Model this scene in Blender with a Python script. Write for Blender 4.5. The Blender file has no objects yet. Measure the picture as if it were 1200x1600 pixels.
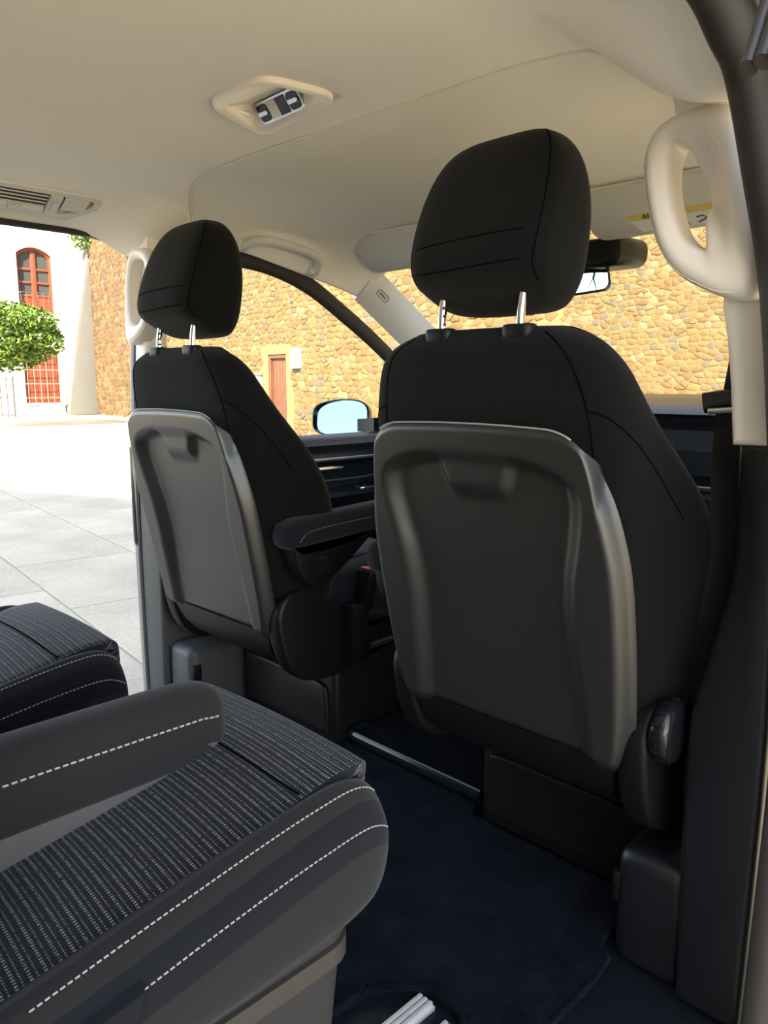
import bpy, bmesh, math, random
from mathutils import Vector, Matrix, noise
random.seed(7)
S = bpy.context.scene
COL = S.collection
PI = math.pi
R = math.radians

# ------------------------------------------------------------------ camera
CAM = (1.25, 0.0, 0.98)
FPX, PITCH, YAW = 1202.0, 9.5, 45.0
cd = bpy.data.cameras.new('camera')
cam = bpy.data.objects.new('camera', cd); COL.objects.link(cam)
cam.location = CAM
cam.rotation_euler = (R(90 - PITCH), 0, R(YAW))
cd.sensor_fit = 'VERTICAL'; cd.sensor_height = 36.0; cd.sensor_width = 27.0
cd.lens = FPX / 1600 * 36
cd.clip_start = 0.02; cd.clip_end = 400
S.camera = cam

# ------------------------------------------------------------------ light and exposure
S.view_settings.view_transform = 'Standard'
S.view_settings.look = 'None'
S.view_settings.gamma = 1.0
S.view_settings.use_curve_mapping = False
S.view_settings.exposure = 0.98
SUN_DIR = Vector((-0.45, 0.65, -0.60)).normalized()      # the way the light travels
w = bpy.data.worlds.new('sky'); S.world = w; w.use_nodes = True
nt = w.node_tree; nt.nodes.clear()
sky = nt.nodes.new('ShaderNodeTexSky'); sky.sky_type = 'NISHITA'
sky.sun_disc = False
sky.sun_elevation = math.asin(-SUN_DIR.z)
sky.sun_rotation = math.atan2(-SUN_DIR.x, -SUN_DIR.y)
sky.air_density = 1.0; sky.dust_density = 0.3; sky.ozone_density = 1.0
hs = nt.nodes.new('ShaderNodeHueSaturation'); hs.inputs['Saturation'].default_value = 0.65
bg = nt.nodes.new('ShaderNodeBackground'); bg.inputs['Strength'].default_value = 0.48
wo = nt.nodes.new('ShaderNodeOutputWorld')
nt.links.new(sky.outputs[0], hs.inputs['Color'])
nt.links.new(hs.outputs[0], bg.inputs[0]); nt.links.new(bg.outputs[0], wo.inputs[0])
sd = bpy.data.lights.new('sun', 'SUN'); sd.energy = 21.0; sd.angle = R(0.6); sd.color = (1.0, 0.87, 0.62)
sun = bpy.data.objects.new('sun', sd); COL.objects.link(sun)
sun.rotation_euler = SUN_DIR.to_track_quat('-Z', 'Y').to_euler()
sun.location = (10, -14, 20)
S.cycles.max_bounces = 14; S.cycles.diffuse_bounces = 8; S.cycles.transparent_max_bounces = 12

# ------------------------------------------------------------------ small maths
def sm(a, b, x):
    if a == b: return 1.0 if x >= b else 0.0
    t = max(0.0, min(1.0, (x - a) / (b - a))); return t * t * (3 - 2 * t)
def lerp(a, b, t): return a + (b - a) * t
def interp(tab, x):
    if x <= tab[0][0]: return tab[0][1]
    for (x0, y0), (x1, y1) in zip(tab, tab[1:]):
        if x <= x1: return lerp(y0, y1, (x - x0) / (x1 - x0))
    return tab[-1][1]
def sinterp(tab, x):                                   # smooth (Catmull-Rom like) version
    n = len(tab)
    if x <= tab[0][0]: return tab[0][1]
    if x >= tab[-1][0]: return tab[-1][1]
    for i in range(n - 1):
        x0, y0 = tab[i]; x1, y1 = tab[i + 1]
        if x <= x1:
            m0 = (y1 - tab[i-1][1]) / (x1 - tab[i-1][0]) if i > 0 else (y1 - y0) / (x1 - x0)
            m1 = (tab[i+2][1] - y0) / (tab[i+2][0] - x0) if i < n - 2 else (y1 - y0) / (x1 - x0)
            h = x1 - x0; t = (x - x0) / h
            return (2*t**3-3*t**2+1)*y0 + (t**3-2*t**2+t)*h*m0 + (-2*t**3+3*t**2)*y1 + (t**3-t**2)*h*m1
def spline(pts, n=8, closed=False):
    P = [Vector(p) for p in pts]; out = []; N = len(P)
    rng = range(N if closed else N - 1)
    for i in rng:
        a = P[(i-1) % N] if closed or i > 0 else P[0]
        b, c = P[i], P[(i+1) % N]
        d = P[(i+2) % N] if closed or i < N - 2 else P[-1]
        for k in range(n):
            t = k / n
            out.append(0.5*((2*b)+(c-a)*t+(2*a-5*b+4*c-d)*t*t+(3*b-a-3*c+d)*t**3))
    if not closed: out.append(P[-1])
    return out
def rrect(w, h, r, n=5, cx=0, cy=0):
    o = []
    for sx, sy, a0 in ((1, 1, 0), (-1, 1, 90), (-1, -1, 180), (1, -1, 270)):
        for k in range(n + 1):
            a = R(a0 + 90 * k / n)
            o.append((cx + sx*(w/2-r) + r*math.cos(a), cy + sy*(h/2-r) + r*math.sin(a)))
    return o

# ------------------------------------------------------------------ materials
def new_mat(name):
    m = bpy.data.materials.new(name); m.use_nodes = True
    n = m.node_tree; b = n.nodes['Principled BSDF']
    return m, n, b
def N_(n, t, **kw):
    x = n.nodes.new(t)
    for k, v in kw.items():
        if k in x.inputs.keys(): x.inputs[k].default_value = v
        else: setattr(x, k, v)
    return x
def texco(n, out='Object', scale=None):
    t = n.nodes.new('ShaderNodeTexCoord'); o = t.outputs[out]
    if scale:
        mp = n.nodes.new('ShaderNodeMapping'); mp.inputs['Scale'].default_value = scale
        n.links.new(o, mp.inputs['Vector']); o = mp.outputs[0]
    return o
def plain(name, col, rough=0.5, metal=0.0, spec=0.4, bump=0.0, bscale=400.0, var=0.0, vscale=6.0, sheen=0.0, coat=0.0, bdist=0.001):
    m, n, b = new_mat(name)
    b.inputs['Base Color'].default_value = (*col, 1)
    b.inputs['Roughness'].default_value = rough
    b.inputs['Metallic'].default_value = metal
    b.inputs['Specular IOR Level'].default_value = spec
    if sheen:
        b.inputs['Sheen Weight'].default_value = sheen; b.inputs['Sheen Roughness'].default_value = 0.5
    if coat: b.inputs['Coat Weight'].default_value = coat
    co = texco(n)
    if bump:
        t = N_(n, 'ShaderNodeTexNoise'); t.inputs['Scale'].default_value = bscale; t.inputs['Detail'].default_value = 2
        n.links.new(co, t.inputs['Vector'])
        bp = N_(n, 'ShaderNodeBump'); bp.inputs['Strength'].default_value = bump; bp.inputs['Distance'].default_value = bdist
        n.links.new(t.outputs[0], bp.inputs['Height']); n.links.new(bp.outputs[0], b.inputs['Normal'])
    if var:
        t = N_(n, 'ShaderNodeTexNoise'); t.inputs['Scale'].default_value = vscale; t.inputs['Detail'].default_value = 4
        n.links.new(co, t.inputs['Vector'])
        mx = N_(n, 'ShaderNodeMixRGB'); mx.inputs[1].default_value = (*[c*(1-var) for c in col], 1)
        mx.inputs[2].default_value = (*[min(1, c*(1+var)) for c in col], 1)
        n.links.new(t.outputs[0], mx.inputs[0]); n.links.new(mx.outputs[0], b.inputs['Base Color'])
    return m
def weave(name, col, scale=900.0, amp=0.5, rough=0.95, sheen=0.25, bump=0.35):
    # fine twill cloth
    m, n, b = new_mat(name)
    co = texco(n)
    wv = N_(n, 'ShaderNodeTexWave', bands_direction='DIAGONAL'); wv.inputs['Scale'].default_value = scale / 6
    wv.inputs['Distortion'].default_value = 1.0
    n.links.new(co, wv.inputs['Vector'])
    ns = N_(n, 'ShaderNodeTexNoise'); ns.inputs['Scale'].default_value = scale; ns.inputs['Detail'].default_value = 2
    n.links.new(co, ns.inputs['Vector'])
    ad = N_(n, 'ShaderNodeMath', operation='ADD'); n.links.new(wv.outputs['Fac'], ad.inputs[0]); n.links.new(ns.outputs[0], ad.inputs[1])
    mx = N_(n, 'ShaderNodeMixRGB'); mx.inputs[1].default_value = (*[c*(1-amp) for c in col], 1); mx.inputs[2].default_value = (*[c*(1+amp) for c in col], 1)
    hf = N_(n, 'ShaderNodeMath', operation='MULTIPLY'); hf.inputs[1].default_value = 0.5
    n.links.new(ad.outputs[0], hf.inputs[0]); n.links.new(hf.outputs[0], mx.inputs[0])
    n.links.new(mx.outputs[0], b.inputs['Base Color'])
    b.inputs['Roughness'].default_value = rough; b.inputs['Specular IOR Level'].default_value = 0.08
    b.inputs['Sheen Weight'].default_value = sheen; b.inputs['Sheen Roughness'].default_value = 0.5
    bp = N_(n, 'ShaderNodeBump'); bp.inputs['Strength'].default_value = bump; bp.inputs['Distance'].default_value = 0.0006
    n.links.new(hf.outputs[0], bp.inputs['Height']); n.links.new(bp.outputs[0], b.inputs['Normal'])
    return m
def ribbed(name, dark, light, px=0.0058, py=0.0056, rib=0.0125):
    # woven seat cloth: ribs across the seat, each carrying rows of pale dots
    m, n, b = new_mat(name)
    co = texco(n)
    sp = N_(n, 'ShaderNodeSeparateXYZ'); n.links.new(co, sp.inputs[0])
    yz = N_(n, 'ShaderNodeMath', operation='SUBTRACT'); n.links.new(sp.outputs[1], yz.inputs[0]); n.links.new(sp.outputs[2], yz.inputs[1])
    def sine(src, period, phase=0.0):
        a = N_(n, 'ShaderNodeMath', operation='MULTIPLY_ADD'); a.inputs[1].default_value = 2*PI/period; a.inputs[2].default_value = phase
        n.links.new(src, a.inputs[0])
        s = N_(n, 'ShaderNodeMath', operation='SINE'); n.links.new(a.outputs[0], s.inputs[0]); return s.outputs[0]
    def step(src, lo, hi):
        r = N_(n, 'ShaderNodeMapRange'); r.interpolation_type = 'SMOOTHSTEP'
        r.inputs['From Min'].default_value = lo; r.inputs['From Max'].default_value = hi
        n.links.new(src, r.inputs['Value']); return r.outputs[0]
    def mul(a, c):
        k = N_(n, 'ShaderNodeMath', operation='MULTIPLY'); n.links.new(a, k.inputs[0]); n.links.new(c, k.inputs[1]); return k.outputs[0]
    ribm = step(sine(yz.outputs[0], rib), -0.75, 0.0)
    row = step(sine(yz.outputs[0], rib/2, 0.6), -0.3, 0.5)
    dot = step(sine(sp.outputs[0], px), -0.4, 0.3)
    f = mul(mul(ribm, row), dot)
    nz = N_(n, 'ShaderNodeTexNoise'); nz.inputs['Scale'].default_value = 260; n.links.new(co, nz.inputs['Vector'])
    f2 = mul(f, step(nz.outputs[0], 0.25, 0.6))
    mx = N_(n, 'ShaderNodeMixRGB'); mx.inputs[1].default_value = (*dark, 1); mx.inputs[2].default_value = (*light, 1)
    n.links.new(f2, mx.inputs[0]); n.links.new(mx.outputs[0], b.inputs['Base Color'])
    b.inputs['Roughness'].default_value = 0.85; b.inputs['Specular IOR Level'].default_value = 0.3
    b.inputs['Sheen Weight'].default_value = 0.08
    bp = N_(n, 'ShaderNodeBump'); bp.inputs['Strength'].default_value = 0.7; bp.inputs['Distance'].default_value = 0.0015
    n.links.new(f, bp.inputs['Height']); n.links.new(bp.outputs[0], b.inputs['Normal'])
    return m
def glass(name, tint=(0.93, 0.95, 0.93)):
    m = bpy.data.materials.new(name); m.use_nodes = True; n = m.node_tree; n.nodes.clear()
    o = n.nodes.new('ShaderNodeOutputMaterial'); t = n.nodes.new('ShaderNodeBsdfTransparent'); t.inputs[0].default_value = (*tint, 1)
    g = n.nodes.new('ShaderNodeBsdfGlossy'); g.inputs['Roughness'].default_value = 0.0
    lw = n.nodes.new('ShaderNodeLayerWeight'); lw.inputs[0].default_value = 0.5
    pw = n.nodes.new('ShaderNodeMath'); pw.operation = 'POWER'; pw.inputs[1].default_value = 4.0; n.links.new(lw.outputs['Facing'], pw.inputs[0])
    f = n.nodes.new('ShaderNodeMath'); f.operation = 'MULTIPLY_ADD'; f.inputs[1].default_value = 0.5; f.inputs[2].default_value = 0.04; n.links.new(pw.outputs[0], f.inputs[0])
    x = n.nodes.new('ShaderNodeMixShader'); n.links.new(f.outputs[0], x.inputs[0]); n.links.new(t.outputs[0], x.inputs[1]); n.links.new(g.outputs[0], x.inputs[2])
    n.links.new(x.outputs[0], o.inputs[0]); return m

M = {}
M['cloth'] = weave('black_seat_cloth', (0.0052, 0.0050, 0.0048), scale=1300, amp=.35, sheen=.06)
M['cloth_grey'] = weave('charcoal_seat_cloth', (0.0155, 0.0148, 0.0143), scale=1500, amp=.35, sheen=.10)
M['cloth_navy'] = weave('navy_seat_cloth', (0.0085, 0.009, 0.0115), scale=1300, amp=.35, sheen=.08)
M['rib'] = ribbed('ribbed_seat_cloth', (0.004, 0.0042, 0.006), (0.22, 0.21, 0.21), px=.0046, py=.0056, rib=.0118)
M['shell'] = plain('seat_shell_plastic', (0.019, 0.0183, 0.0170), 0.34, spec=.6, bump=0.25, bscale=1400, bdist=0.0006)
M['plastic'] = plain('black_plastic', (0.005, 0.005, 0.0055), 0.45, spec=.2, bump=0.15, bscale=1200, bdist=0.0005)
M['gloss'] = plain('gloss_black_plastic', (0.008, 0.008, 0.010), 0.18)
M['pillar_dark'] = plain('dark_grained_trim', (0.006, 0.0068, 0.0085), 0.34, spec=.45, bump=0.5, bscale=900, bdist=0.0007)
M['pillar_grey'] = plain('grey_grained_trim', (0.05, 0.05, 0.05), 0.5, bump=0.3, bscale=900, bdist=0.0006)  # paler copy for the left pillar's reflected light; also small grey parts
M['armpanel'] = plain('warm_grey_plastic', (0.085, 0.075, 0.069), 0.38, bump=0.1, bscale=900, bdist=0.0004)
M['seat_base'] = plain('seat_base_plastic', (0.030, 0.028, 0.027), 0.5, bump=0.2, bscale=900, bdist=0.0005)
M['headliner'] = plain('beige_headliner_cloth', (0.87, 0.82, 0.735), 0.95, spec=0.15, bump=0.5, bscale=900, var=0.05, vscale=700, bdist=0.0008)
M['cabliner'] = plain('grey_beige_headliner_cloth', (0.83, 0.79, 0.71), 0.95, spec=0.15, bump=0.5, bscale=900, var=0.05, vscale=700, bdist=0.0008)
M['beige'] = plain('beige_plastic_trim', (0.82, 0.76, 0.68), 0.5, bump=0.3, bscale=700, bdist=0.0006)
M['beige_smooth'] = plain('smooth_beige_plastic', (0.80, 0.73, 0.64), 0.4, bump=0.06, bscale=700, bdist=0.0004)
M['greytrim'] = plain('pale_grey_trim', (0.62, 0.60, 0.55), 0.5, bump=0.2, bscale=700, bdist=0.0005)
M['chrome'] = plain('chrome', (0.82, 0.82, 0.83), 0.10, metal=1.0)
M['silver'] = plain('silver_trim', (0.62, 0.62, 0.61), 0.28, metal=1.0)
M['rail'] = plain('brushed_rail_metal', (0.70, 0.64, 0.60), 0.35, metal=0.35)
M['rubber'] = plain('black_rubber_seal', (0.020, 0.018, 0.018), 0.62)
M['jamb'] = plain('grey_painted_metal', (0.27, 0.25, 0.225), 0.45)
M['sill_metal'] = plain('grey_brown_sill_paint', (0.055, 0.049, 0.043), 0.42)
M['plinth_edge'] = plain('brown_grey_plastic_band', (0.045, 0.038, 0.032), 0.45)
M['paint'] = plain('dark_blue_paint', (0.010, 0.014, 0.035), 0.25, coat=0.5)
M['dash'] = plain('dashboard_vinyl', (0.008, 0.0095, 0.0125), 0.33, bump=0.2, bscale=700, bdist=0.0005)
M['belt'] = weave('seat_belt_webbing', (0.014, 0.0135, 0.013), scale=1500, sheen=0.1)
M['thread'] = plain('grey_thread', (0.30, 0.29, 0.275), 0.8)
M['thread_dark'] = plain('dark_thread', (0.003, 0.003, 0.003), 0.9, spec=0)
M['white'] = plain('white_lacquer', (0.8, 0.8, 0.78), 0.4)
M['label_yellow'] = plain('yellow_label', (0.62, 0.47, 0.16), 0.6)
M['label_white'] = plain('white_label', (0.62, 0.64, 0.63), 0.6)
M['ink'] = plain('black_ink', (0.03, 0.03, 0.03), 0.7)
M['red'] = plain('red_button', (0.25, 0.02, 0.015), 0.4)
M['mirror'] = plain('mirror_glass', (0.20, 0.27, 0.33), 0.01, metal=1.0)
M['glass'] = glass('clear_car_glass')
M['privacy'] = glass('dark_privacy_glass', (0.16, 0.17, 0.17))
M['winglass'] = plain('dark_window_glass', (0.035, 0.038, 0.04), 0.08, spec=0.4)
M['plaster'] = plain('white_limewash', (0.62, 0.61, 0.58), 0.9, var=0.06, vscale=0.8)
M['greyplaster'] = plain('grey_plaster', (0.085, 0.084, 0.083), 0.9, var=0.12, vscale=1.5)  # much darker than the limewash; used for buttress and coping
M['redwood'] = plain('red_painted_wood', (0.13, 0.026, 0.010), 0.6, var=0.15, vscale=5)
M['brownwood'] = plain('brown_door_wood', (0.075, 0.027, 0.013), 0.6, var=0.25, vscale=6)
M['iron'] = plain('wrought_iron', (0.05, 0.05, 0.05), 0.6)
M['paleiron'] = plain('pale_painted_iron', (0.2, 0.18, 0.17), 0.6)
M['mortar'] = plain('sandy_mortar', (0.150, 0.104, 0.045), 0.95, bump=0.6, bscale=30, bdist=0.02, var=0.15, vscale=3)
M['ground'] = plain('pale_joint_sand', (0.34, 0.30, 0.235), 0.95, var=0.15, vscale=2)
M['leaf'] = plain('bright_citrus_leaf', (0.075, 0.125, 0.010), 0.5, var=0.5, vscale=3)
M['leaf2'] = plain('dark_citrus_leaf', (0.03, 0.065, 0.006), 0.5, var=0.4, vscale=3)
M['bark'] = plain('grey_bark', (0.12, 0.09, 0.06), 0.9, var=0.3, vscale=10)
M['block'] = plain('ochre_render', (0.74, 0.64, 0.50), 0.9, var=0.1, vscale=0.5)
def carpet():
    m, n, b = new_mat('navy_carpet_pile'); co = texco(n)
    a = N_(n, 'ShaderNodeTexNoise'); a.inputs['Scale'].default_value = 14; a.inputs['Detail'].default_value = 8; a.inputs['Roughness'].default_value = 0.65
    c = N_(n, 'ShaderNodeTexNoise'); c.inputs['Scale'].default_value = 420; c.inputs['Detail'].default_value = 3
    for t in (a, c): n.links.new(co, t.inputs['Vector'])
    ad = N_(n, 'ShaderNodeMath', operation='ADD'); n.links.new(a.outputs[0], ad.inputs[0]); n.links.new(c.outputs[0], ad.inputs[1])
    cr = N_(n, 'ShaderNodeMapRange'); cr.inputs['From Min'].default_value = 0.85; cr.inputs['From Max'].default_value = 1.22
    n.links.new(ad.outputs[0], cr.inputs['Value'])
    mx = N_(n, 'ShaderNodeMixRGB'); mx.inputs[1].default_value = (0.0006, 0.0008, 0.0014, 1); mx.inputs[2].default_value = (0.0075, 0.0092, 0.0140, 1)
    n.links.new(cr.outputs[0], mx.inputs[0]); n.links.new(mx.outputs[0], b.inputs['Base Color'])
    b.inputs['Roughness'].default_value = 1.0; b.inputs['Specular IOR Level'].default_value = 0.05
    b.inputs['Sheen Weight'].default_value = 0.03; b.inputs['Sheen Tint'].default_value = (0.5, 0.62, 0.9, 1)
    bp = N_(n, 'ShaderNodeBump'); bp.inputs['Strength'].default_value = 0.9; bp.inputs['Distance'].default_value = 0.004
    n.links.new(ad.outputs[0], bp.inputs['Height']); n.links.new(bp.outputs[0], b.inputs['Normal'])
    return m
M['carpet'] = carpet()
def slabmat(name, col):
    m, n, b = new_mat(name); co = texco(n)
    a = N_(n, 'ShaderNodeTexNoise'); a.inputs['Scale'].default_value = 1.3; a.inputs['Detail'].default_value = 5
    c = N_(n, 'ShaderNodeTexNoise'); c.inputs['Scale'].default_value = 26; c.inputs['Detail'].default_value = 5; c.inputs['Roughness'].default_value = 0.75
    for t in (a, c): n.links.new(co, t.inputs['Vector'])
    ad = N_(n, 'ShaderNodeMath', operation='ADD'); n.links.new(a.outputs[0], ad.inputs[0]); n.links.new(c.outputs[0], ad.inputs[1])
    cr = N_(n, 'ShaderNodeMapRange'); cr.inputs['From Min'].default_value = 0.7; cr.inputs['From Max'].default_value = 1.3
    n.links.new(ad.outputs[0], cr.inputs['Value'])
    mx = N_(n, 'ShaderNodeMixRGB'); mx.inputs[1].default_value = (*[k*0.72 for k in col], 1); mx.inputs[2].default_value = (*[k*1.15 for k in col], 1)
    n.links.new(cr.outputs[0], mx.inputs[0]); n.links.new(mx.outputs[0], b.inputs['Base Color'])
    b.inputs['Roughness'].default_value = 0.85
    bp = N_(n, 'ShaderNodeBump'); bp.inputs['Strength'].default_value = 0.6; bp.inputs['Distance'].default_value = 0.01
    n.links.new(c.outputs[0], bp.inputs['Height']); n.links.new(bp.outputs[0], b.inputs['Normal'])
    return m
M['slabs'] = [slabmat('granite_slab', c) for c in ((0.44, 0.392, 0.290), (0.427, 0.378, 0.282), (0.453, 0.405, 0.30))]
STONE = [(0.102, 0.069, 0.027), (0.09, 0.061, 0.024), (0.105, 0.076, 0.034), (0.08, 0.052, 0.021), (0.097, 0.062, 0.022), (0.067, 0.056, 0.039), (0.112, 0.089, 0.049), (0.093, 0.067, 0.029), (0.09, 0.05, 0.018), (0.102, 0.069, 0.027), (0.09, 0.061, 0.024), (0.08, 0.052, 0.021), (0.093, 0.067, 0.029), (0.097, 0.062, 0.022)]
M['stones'] = [plain('rubble_stone', c, 0.9, bump=0.5, bscale=14, bdist=0.02, var=0.2, vscale=6) for c in STONE]
STONE_B = [(0.067, 0.038, 0.016), (0.056, 0.031, 0.012), (0.077, 0.048, 0.022), (0.048, 0.026, 0.011), (0.064, 0.032, 0.011), (0.084, 0.055, 0.027), (0.073, 0.035, 0.013), (0.041, 0.027, 0.015)]
M['stones_b'] = [plain('brown_rubble_stone', c, 0.9, bump=0.5, bscale=14, bdist=0.02, var=0.2, vscale=6) for c in STONE_B]

# ------------------------------------------------------------------ object helpers
def tag(o, label=None, cat=None, group=None, kind=None):
    if label: o['label'] = label
    if cat: o['category'] = cat
    if group: o['group'] = group
    if kind: o['kind'] = kind
    return o
def thing(name, label, cat, loc=(0, 0, 0), group=None, kind=None):
    o = bpy.data.objects.new(name, None); COL.objects.link(o); o.location = loc; o.empty_display_size = 0.05
    return tag(o, label, cat, group, kind)
def wpos(o):
    p = Vector((0, 0, 0))
    while o: p += o.location; o = o.parent
    return p
def link(name, bm, mat, parent=None, smooth=40, sub=0, solid=0, loc=None, label=None, kind=None):
    """bm in world coordinates -> one mesh object whose origin is its parent's (or loc)."""
    base = wpos(parent) if parent else Vector((0, 0, 0))
    if loc is not None: base = Vector(loc)
    if base.length: bmesh.ops.translate(bm, verts=bm.verts, vec=-base)
    me = bpy.data.meshes.new(name); bm.to_mesh(me); bm.free()
    mats = mat if isinstance(mat, (list, tuple)) else [mat]
    for k in mats: me.materials.append(k)
    if smooth is not None:
        me.shade_smooth()
        if smooth < 180 and not sub: me.set_sharp_from_angle(angle=R(smooth))
    o = bpy.data.objects.new(name, me); COL.objects.link(o)
    o.parent = parent
    o.location = base - (wpos(parent) if parent else Vector((0, 0, 0)))
    if solid:
        md = o.modifiers.new('thickness', 'SOLIDIFY'); md.thickness = solid; md.offset = 0
    if sub:
        md = o.modifiers.new('smooth', 'SUBSURF'); md.levels = sub; md.render_levels = sub
    if label: o['label'] = label
    if kind: o['kind'] = kind
    return o
def B(): return bmesh.new()
def fix(bm): bmesh.ops.recalc_face_normals(bm, faces=bm.faces); return bm
def box(bm, c, s, bev=0.0, seg=2, rot=None):
    r = bmesh.ops.create_cube(bm, size=1.0); v = r['verts']
    bmesh.ops.scale(bm, verts=v, vec=Vector(s))
    if bev:
        es = list({e for k in v for e in k.link_edges})
        rr = bmesh.ops.bevel(bm, geom=es, offset=bev, segments=seg, profile=0.5, affect='EDGES')
        v = list({k for f in rr['faces'] for k in f.verts} | {k for k in v if k.is_valid})
    if rot is not None: bmesh.ops.rotate(bm, verts=v, cent=(0, 0, 0), matrix=rot)
    bmesh.ops.translate(bm, verts=v, vec=Vector(c)); return v
def bxl(bm, lo, hi, bev=0.0, seg=2):
    return box(bm, [(a + b) / 2 for a, b in zip(lo, hi)], [abs(b - a) for a, b in zip(lo, hi)], bev, seg)
def loft(bm, rings, cap=True, closed=True):
    vs = [[bm.verts.new(Vector(p)) for p in r] for r in rings]
    n = len(vs[0])
    for a, b in zip(vs, vs[1:]):
        for i in range(n if closed else n - 1):
            j = (i + 1) % n
            bm.faces.new((a[i], a[j], b[j], b[i]))
    if cap and closed:
        bm.faces.new(list(reversed(vs[0]))); bm.faces.new(vs[-1])
    return fix(bm)
def tube(bm, pts, r, n=8, rb=None, up=(0, 0, 1), cap=True):
    """sweep an ellipse (r across, rb along 'up') along points"""
    P = [Vector(p) for p in pts]; rb = rb or r; rings = []
    for i, p in enumerate(P):
        t = (P[min(i+1, len(P)-1)] - P[max(i-1, 0)]).normalized()
        u = Vector(up); s = t.cross(u)
        if s.length < 1e-4: u = Vector((1, 0, 0)); s = t.cross(u)
        s.normalize(); u = s.cross(t).normalized()
        rings.append([p + s*r*math.cos(2*PI*k/n) + u*rb*math.sin(2*PI*k/n) for k in range(n)])
    vs = [[bm.verts.new(q) for q in rg] for rg in rings]
    for a, b in zip(vs, vs[1:]):
        for k in range(n):
            bm.faces.new((a[k], a[(k+1) % n], b[(k+1) % n], b[k]))
    if cap: bm.faces.new(list(reversed(vs[0]))); bm.faces.new(vs[-1])
    return fix(bm)
AX = {'x': lambda a, b, c: (c, a, b), 'y': lambda a, b, c: (a, c, b), 'z': lambda a, b, c: (a, b, c)}
def prism(bm, outline, axis, lo, hi, bev=0.0, seg=2):
    """extrude a 2D outline along an axis; x: (y,z)  y: (x,z)  z: (x,y)"""
    f = AX[axis]
    a = [bm.verts.new(Vector(f(p[0], p[1], lo))) for p in outline]
    b = [bm.verts.new(Vector(f(p[0], p[1], hi))) for p in outline]
    n = len(outline); fs = [bm.faces.new(a), bm.faces.new(list(reversed(b)))]
    for i in range(n): bm.faces.new((a[i], b[i], b[(i+1) % n], a[(i+1) % n]))
    bmesh.ops.recalc_face_normals(bm, faces=bm.faces)
    if bev:
        es = list({e for q in fs for e in q.edges})
        bmesh.ops.bevel(bm, geom=es, offset=bev, segments=seg, profile=0.5, affect='EDGES')
    return bm
def ring_prism(bm, outer, inner, axis, lo, hi):
    """frame: two outlines with the same number of points"""
    f = AX[axis]; n = len(outer)
    q = [[bm.verts.new(Vector(f(p[0], p[1], d))) for p in o] for o, d in ((outer, lo), (outer, hi), (inner, hi), (inner, lo))]
    for a, b in zip(q, q[1:] + q[:1]):
        for i in range(n): bm.faces.new((a[i], a[(i+1) % n], b[(i+1) % n], b[i]))
    return fix(bm)
def grid(bm, fn, nu, nv):
    vs = [[bm.verts.new(Vector(fn(i/nu, j/nv))) for i in range(nu+1)] for j in range(nv+1)]
    for j in range(nv):
        for i in range(nu):
            bm.faces.new((vs[j][i], vs[j][i+1], vs[j+1][i+1], vs[j+1][i]))
    return bm
def cyl(bm, c, axis, r, h, n=24, bev=0.0):
    o = [(r*math.cos(2*PI*k/n), r*math.sin(2*PI*k/n)) for k in range(n)]
    ci = {'x': (c[1], c[2], c[0]), 'y': (c[0], c[2], c[1]), 'z': c}[axis]
    return prism(bm, [(a+ci[0], b+ci[1]) for a, b in o], axis, ci[2]-h/2, ci[2]+h/2, bev)
def stitches(bm, pts, r=0.0009, dash=0.0045, gap=0.0025):
    P = [Vector(p) for p in pts]; L = [0]
    for a, b in zip(P, P[1:]): L.append(L[-1] + (b-a).length)
    def atl(s):
        for i in range(len(P)-1):
            if s <= L[i+1]: return P[i].lerp(P[i+1], (s-L[i])/max(1e-9, L[i+1]-L[i]))
        return P[-1]
    s = 0
    while s + dash < L[-1]:
        tube(bm, [atl(s), atl(s+dash)], r, n=5); s += dash + gap
    return bm
def snap(o, pts, lift=0.0):
    bpy.context.view_layer.update()
    ev = o.evaluated_get(bpy.context.evaluated_depsgraph_get()); mw = o.matrix_world; inv = mw.inverted(); out = []
    for p in pts:
        ok, loc, nrm, _ = ev.closest_point_on_mesh(inv @ Vector(p))
        out.append(mw @ (loc + nrm*lift) if ok else Vector(p))
    return out
def text(name, s, size, mat, parent, loc, rot, extrude=0.0003):
    cu = bpy.data.curves.new(name, 'FONT'); cu.body = s; cu.size = size; cu.extrude = extrude
    cu.align_x = 'CENTER'; cu.align_y = 'CENTER'
    tmp = bpy.data.objects.new(name, cu); COL.objects.link(tmp); bpy.context.view_layer.update()
    me = bpy.data.meshes.new_from_object(tmp.evaluated_get(bpy.context.evaluated_depsgraph_get())); bpy.data.objects.remove(tmp)
    me.materials.clear(); me.materials.append(mat)
    o = bpy.data.objects.new(name, me); COL.objects.link(o)
    o.parent = parent; o.location = Vector(loc) - wpos(parent); o.rotation_euler = rot
    return o

# ================================================================== OUTSIDE
GZ = -0.55                                              # paving level below the van floor
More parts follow.
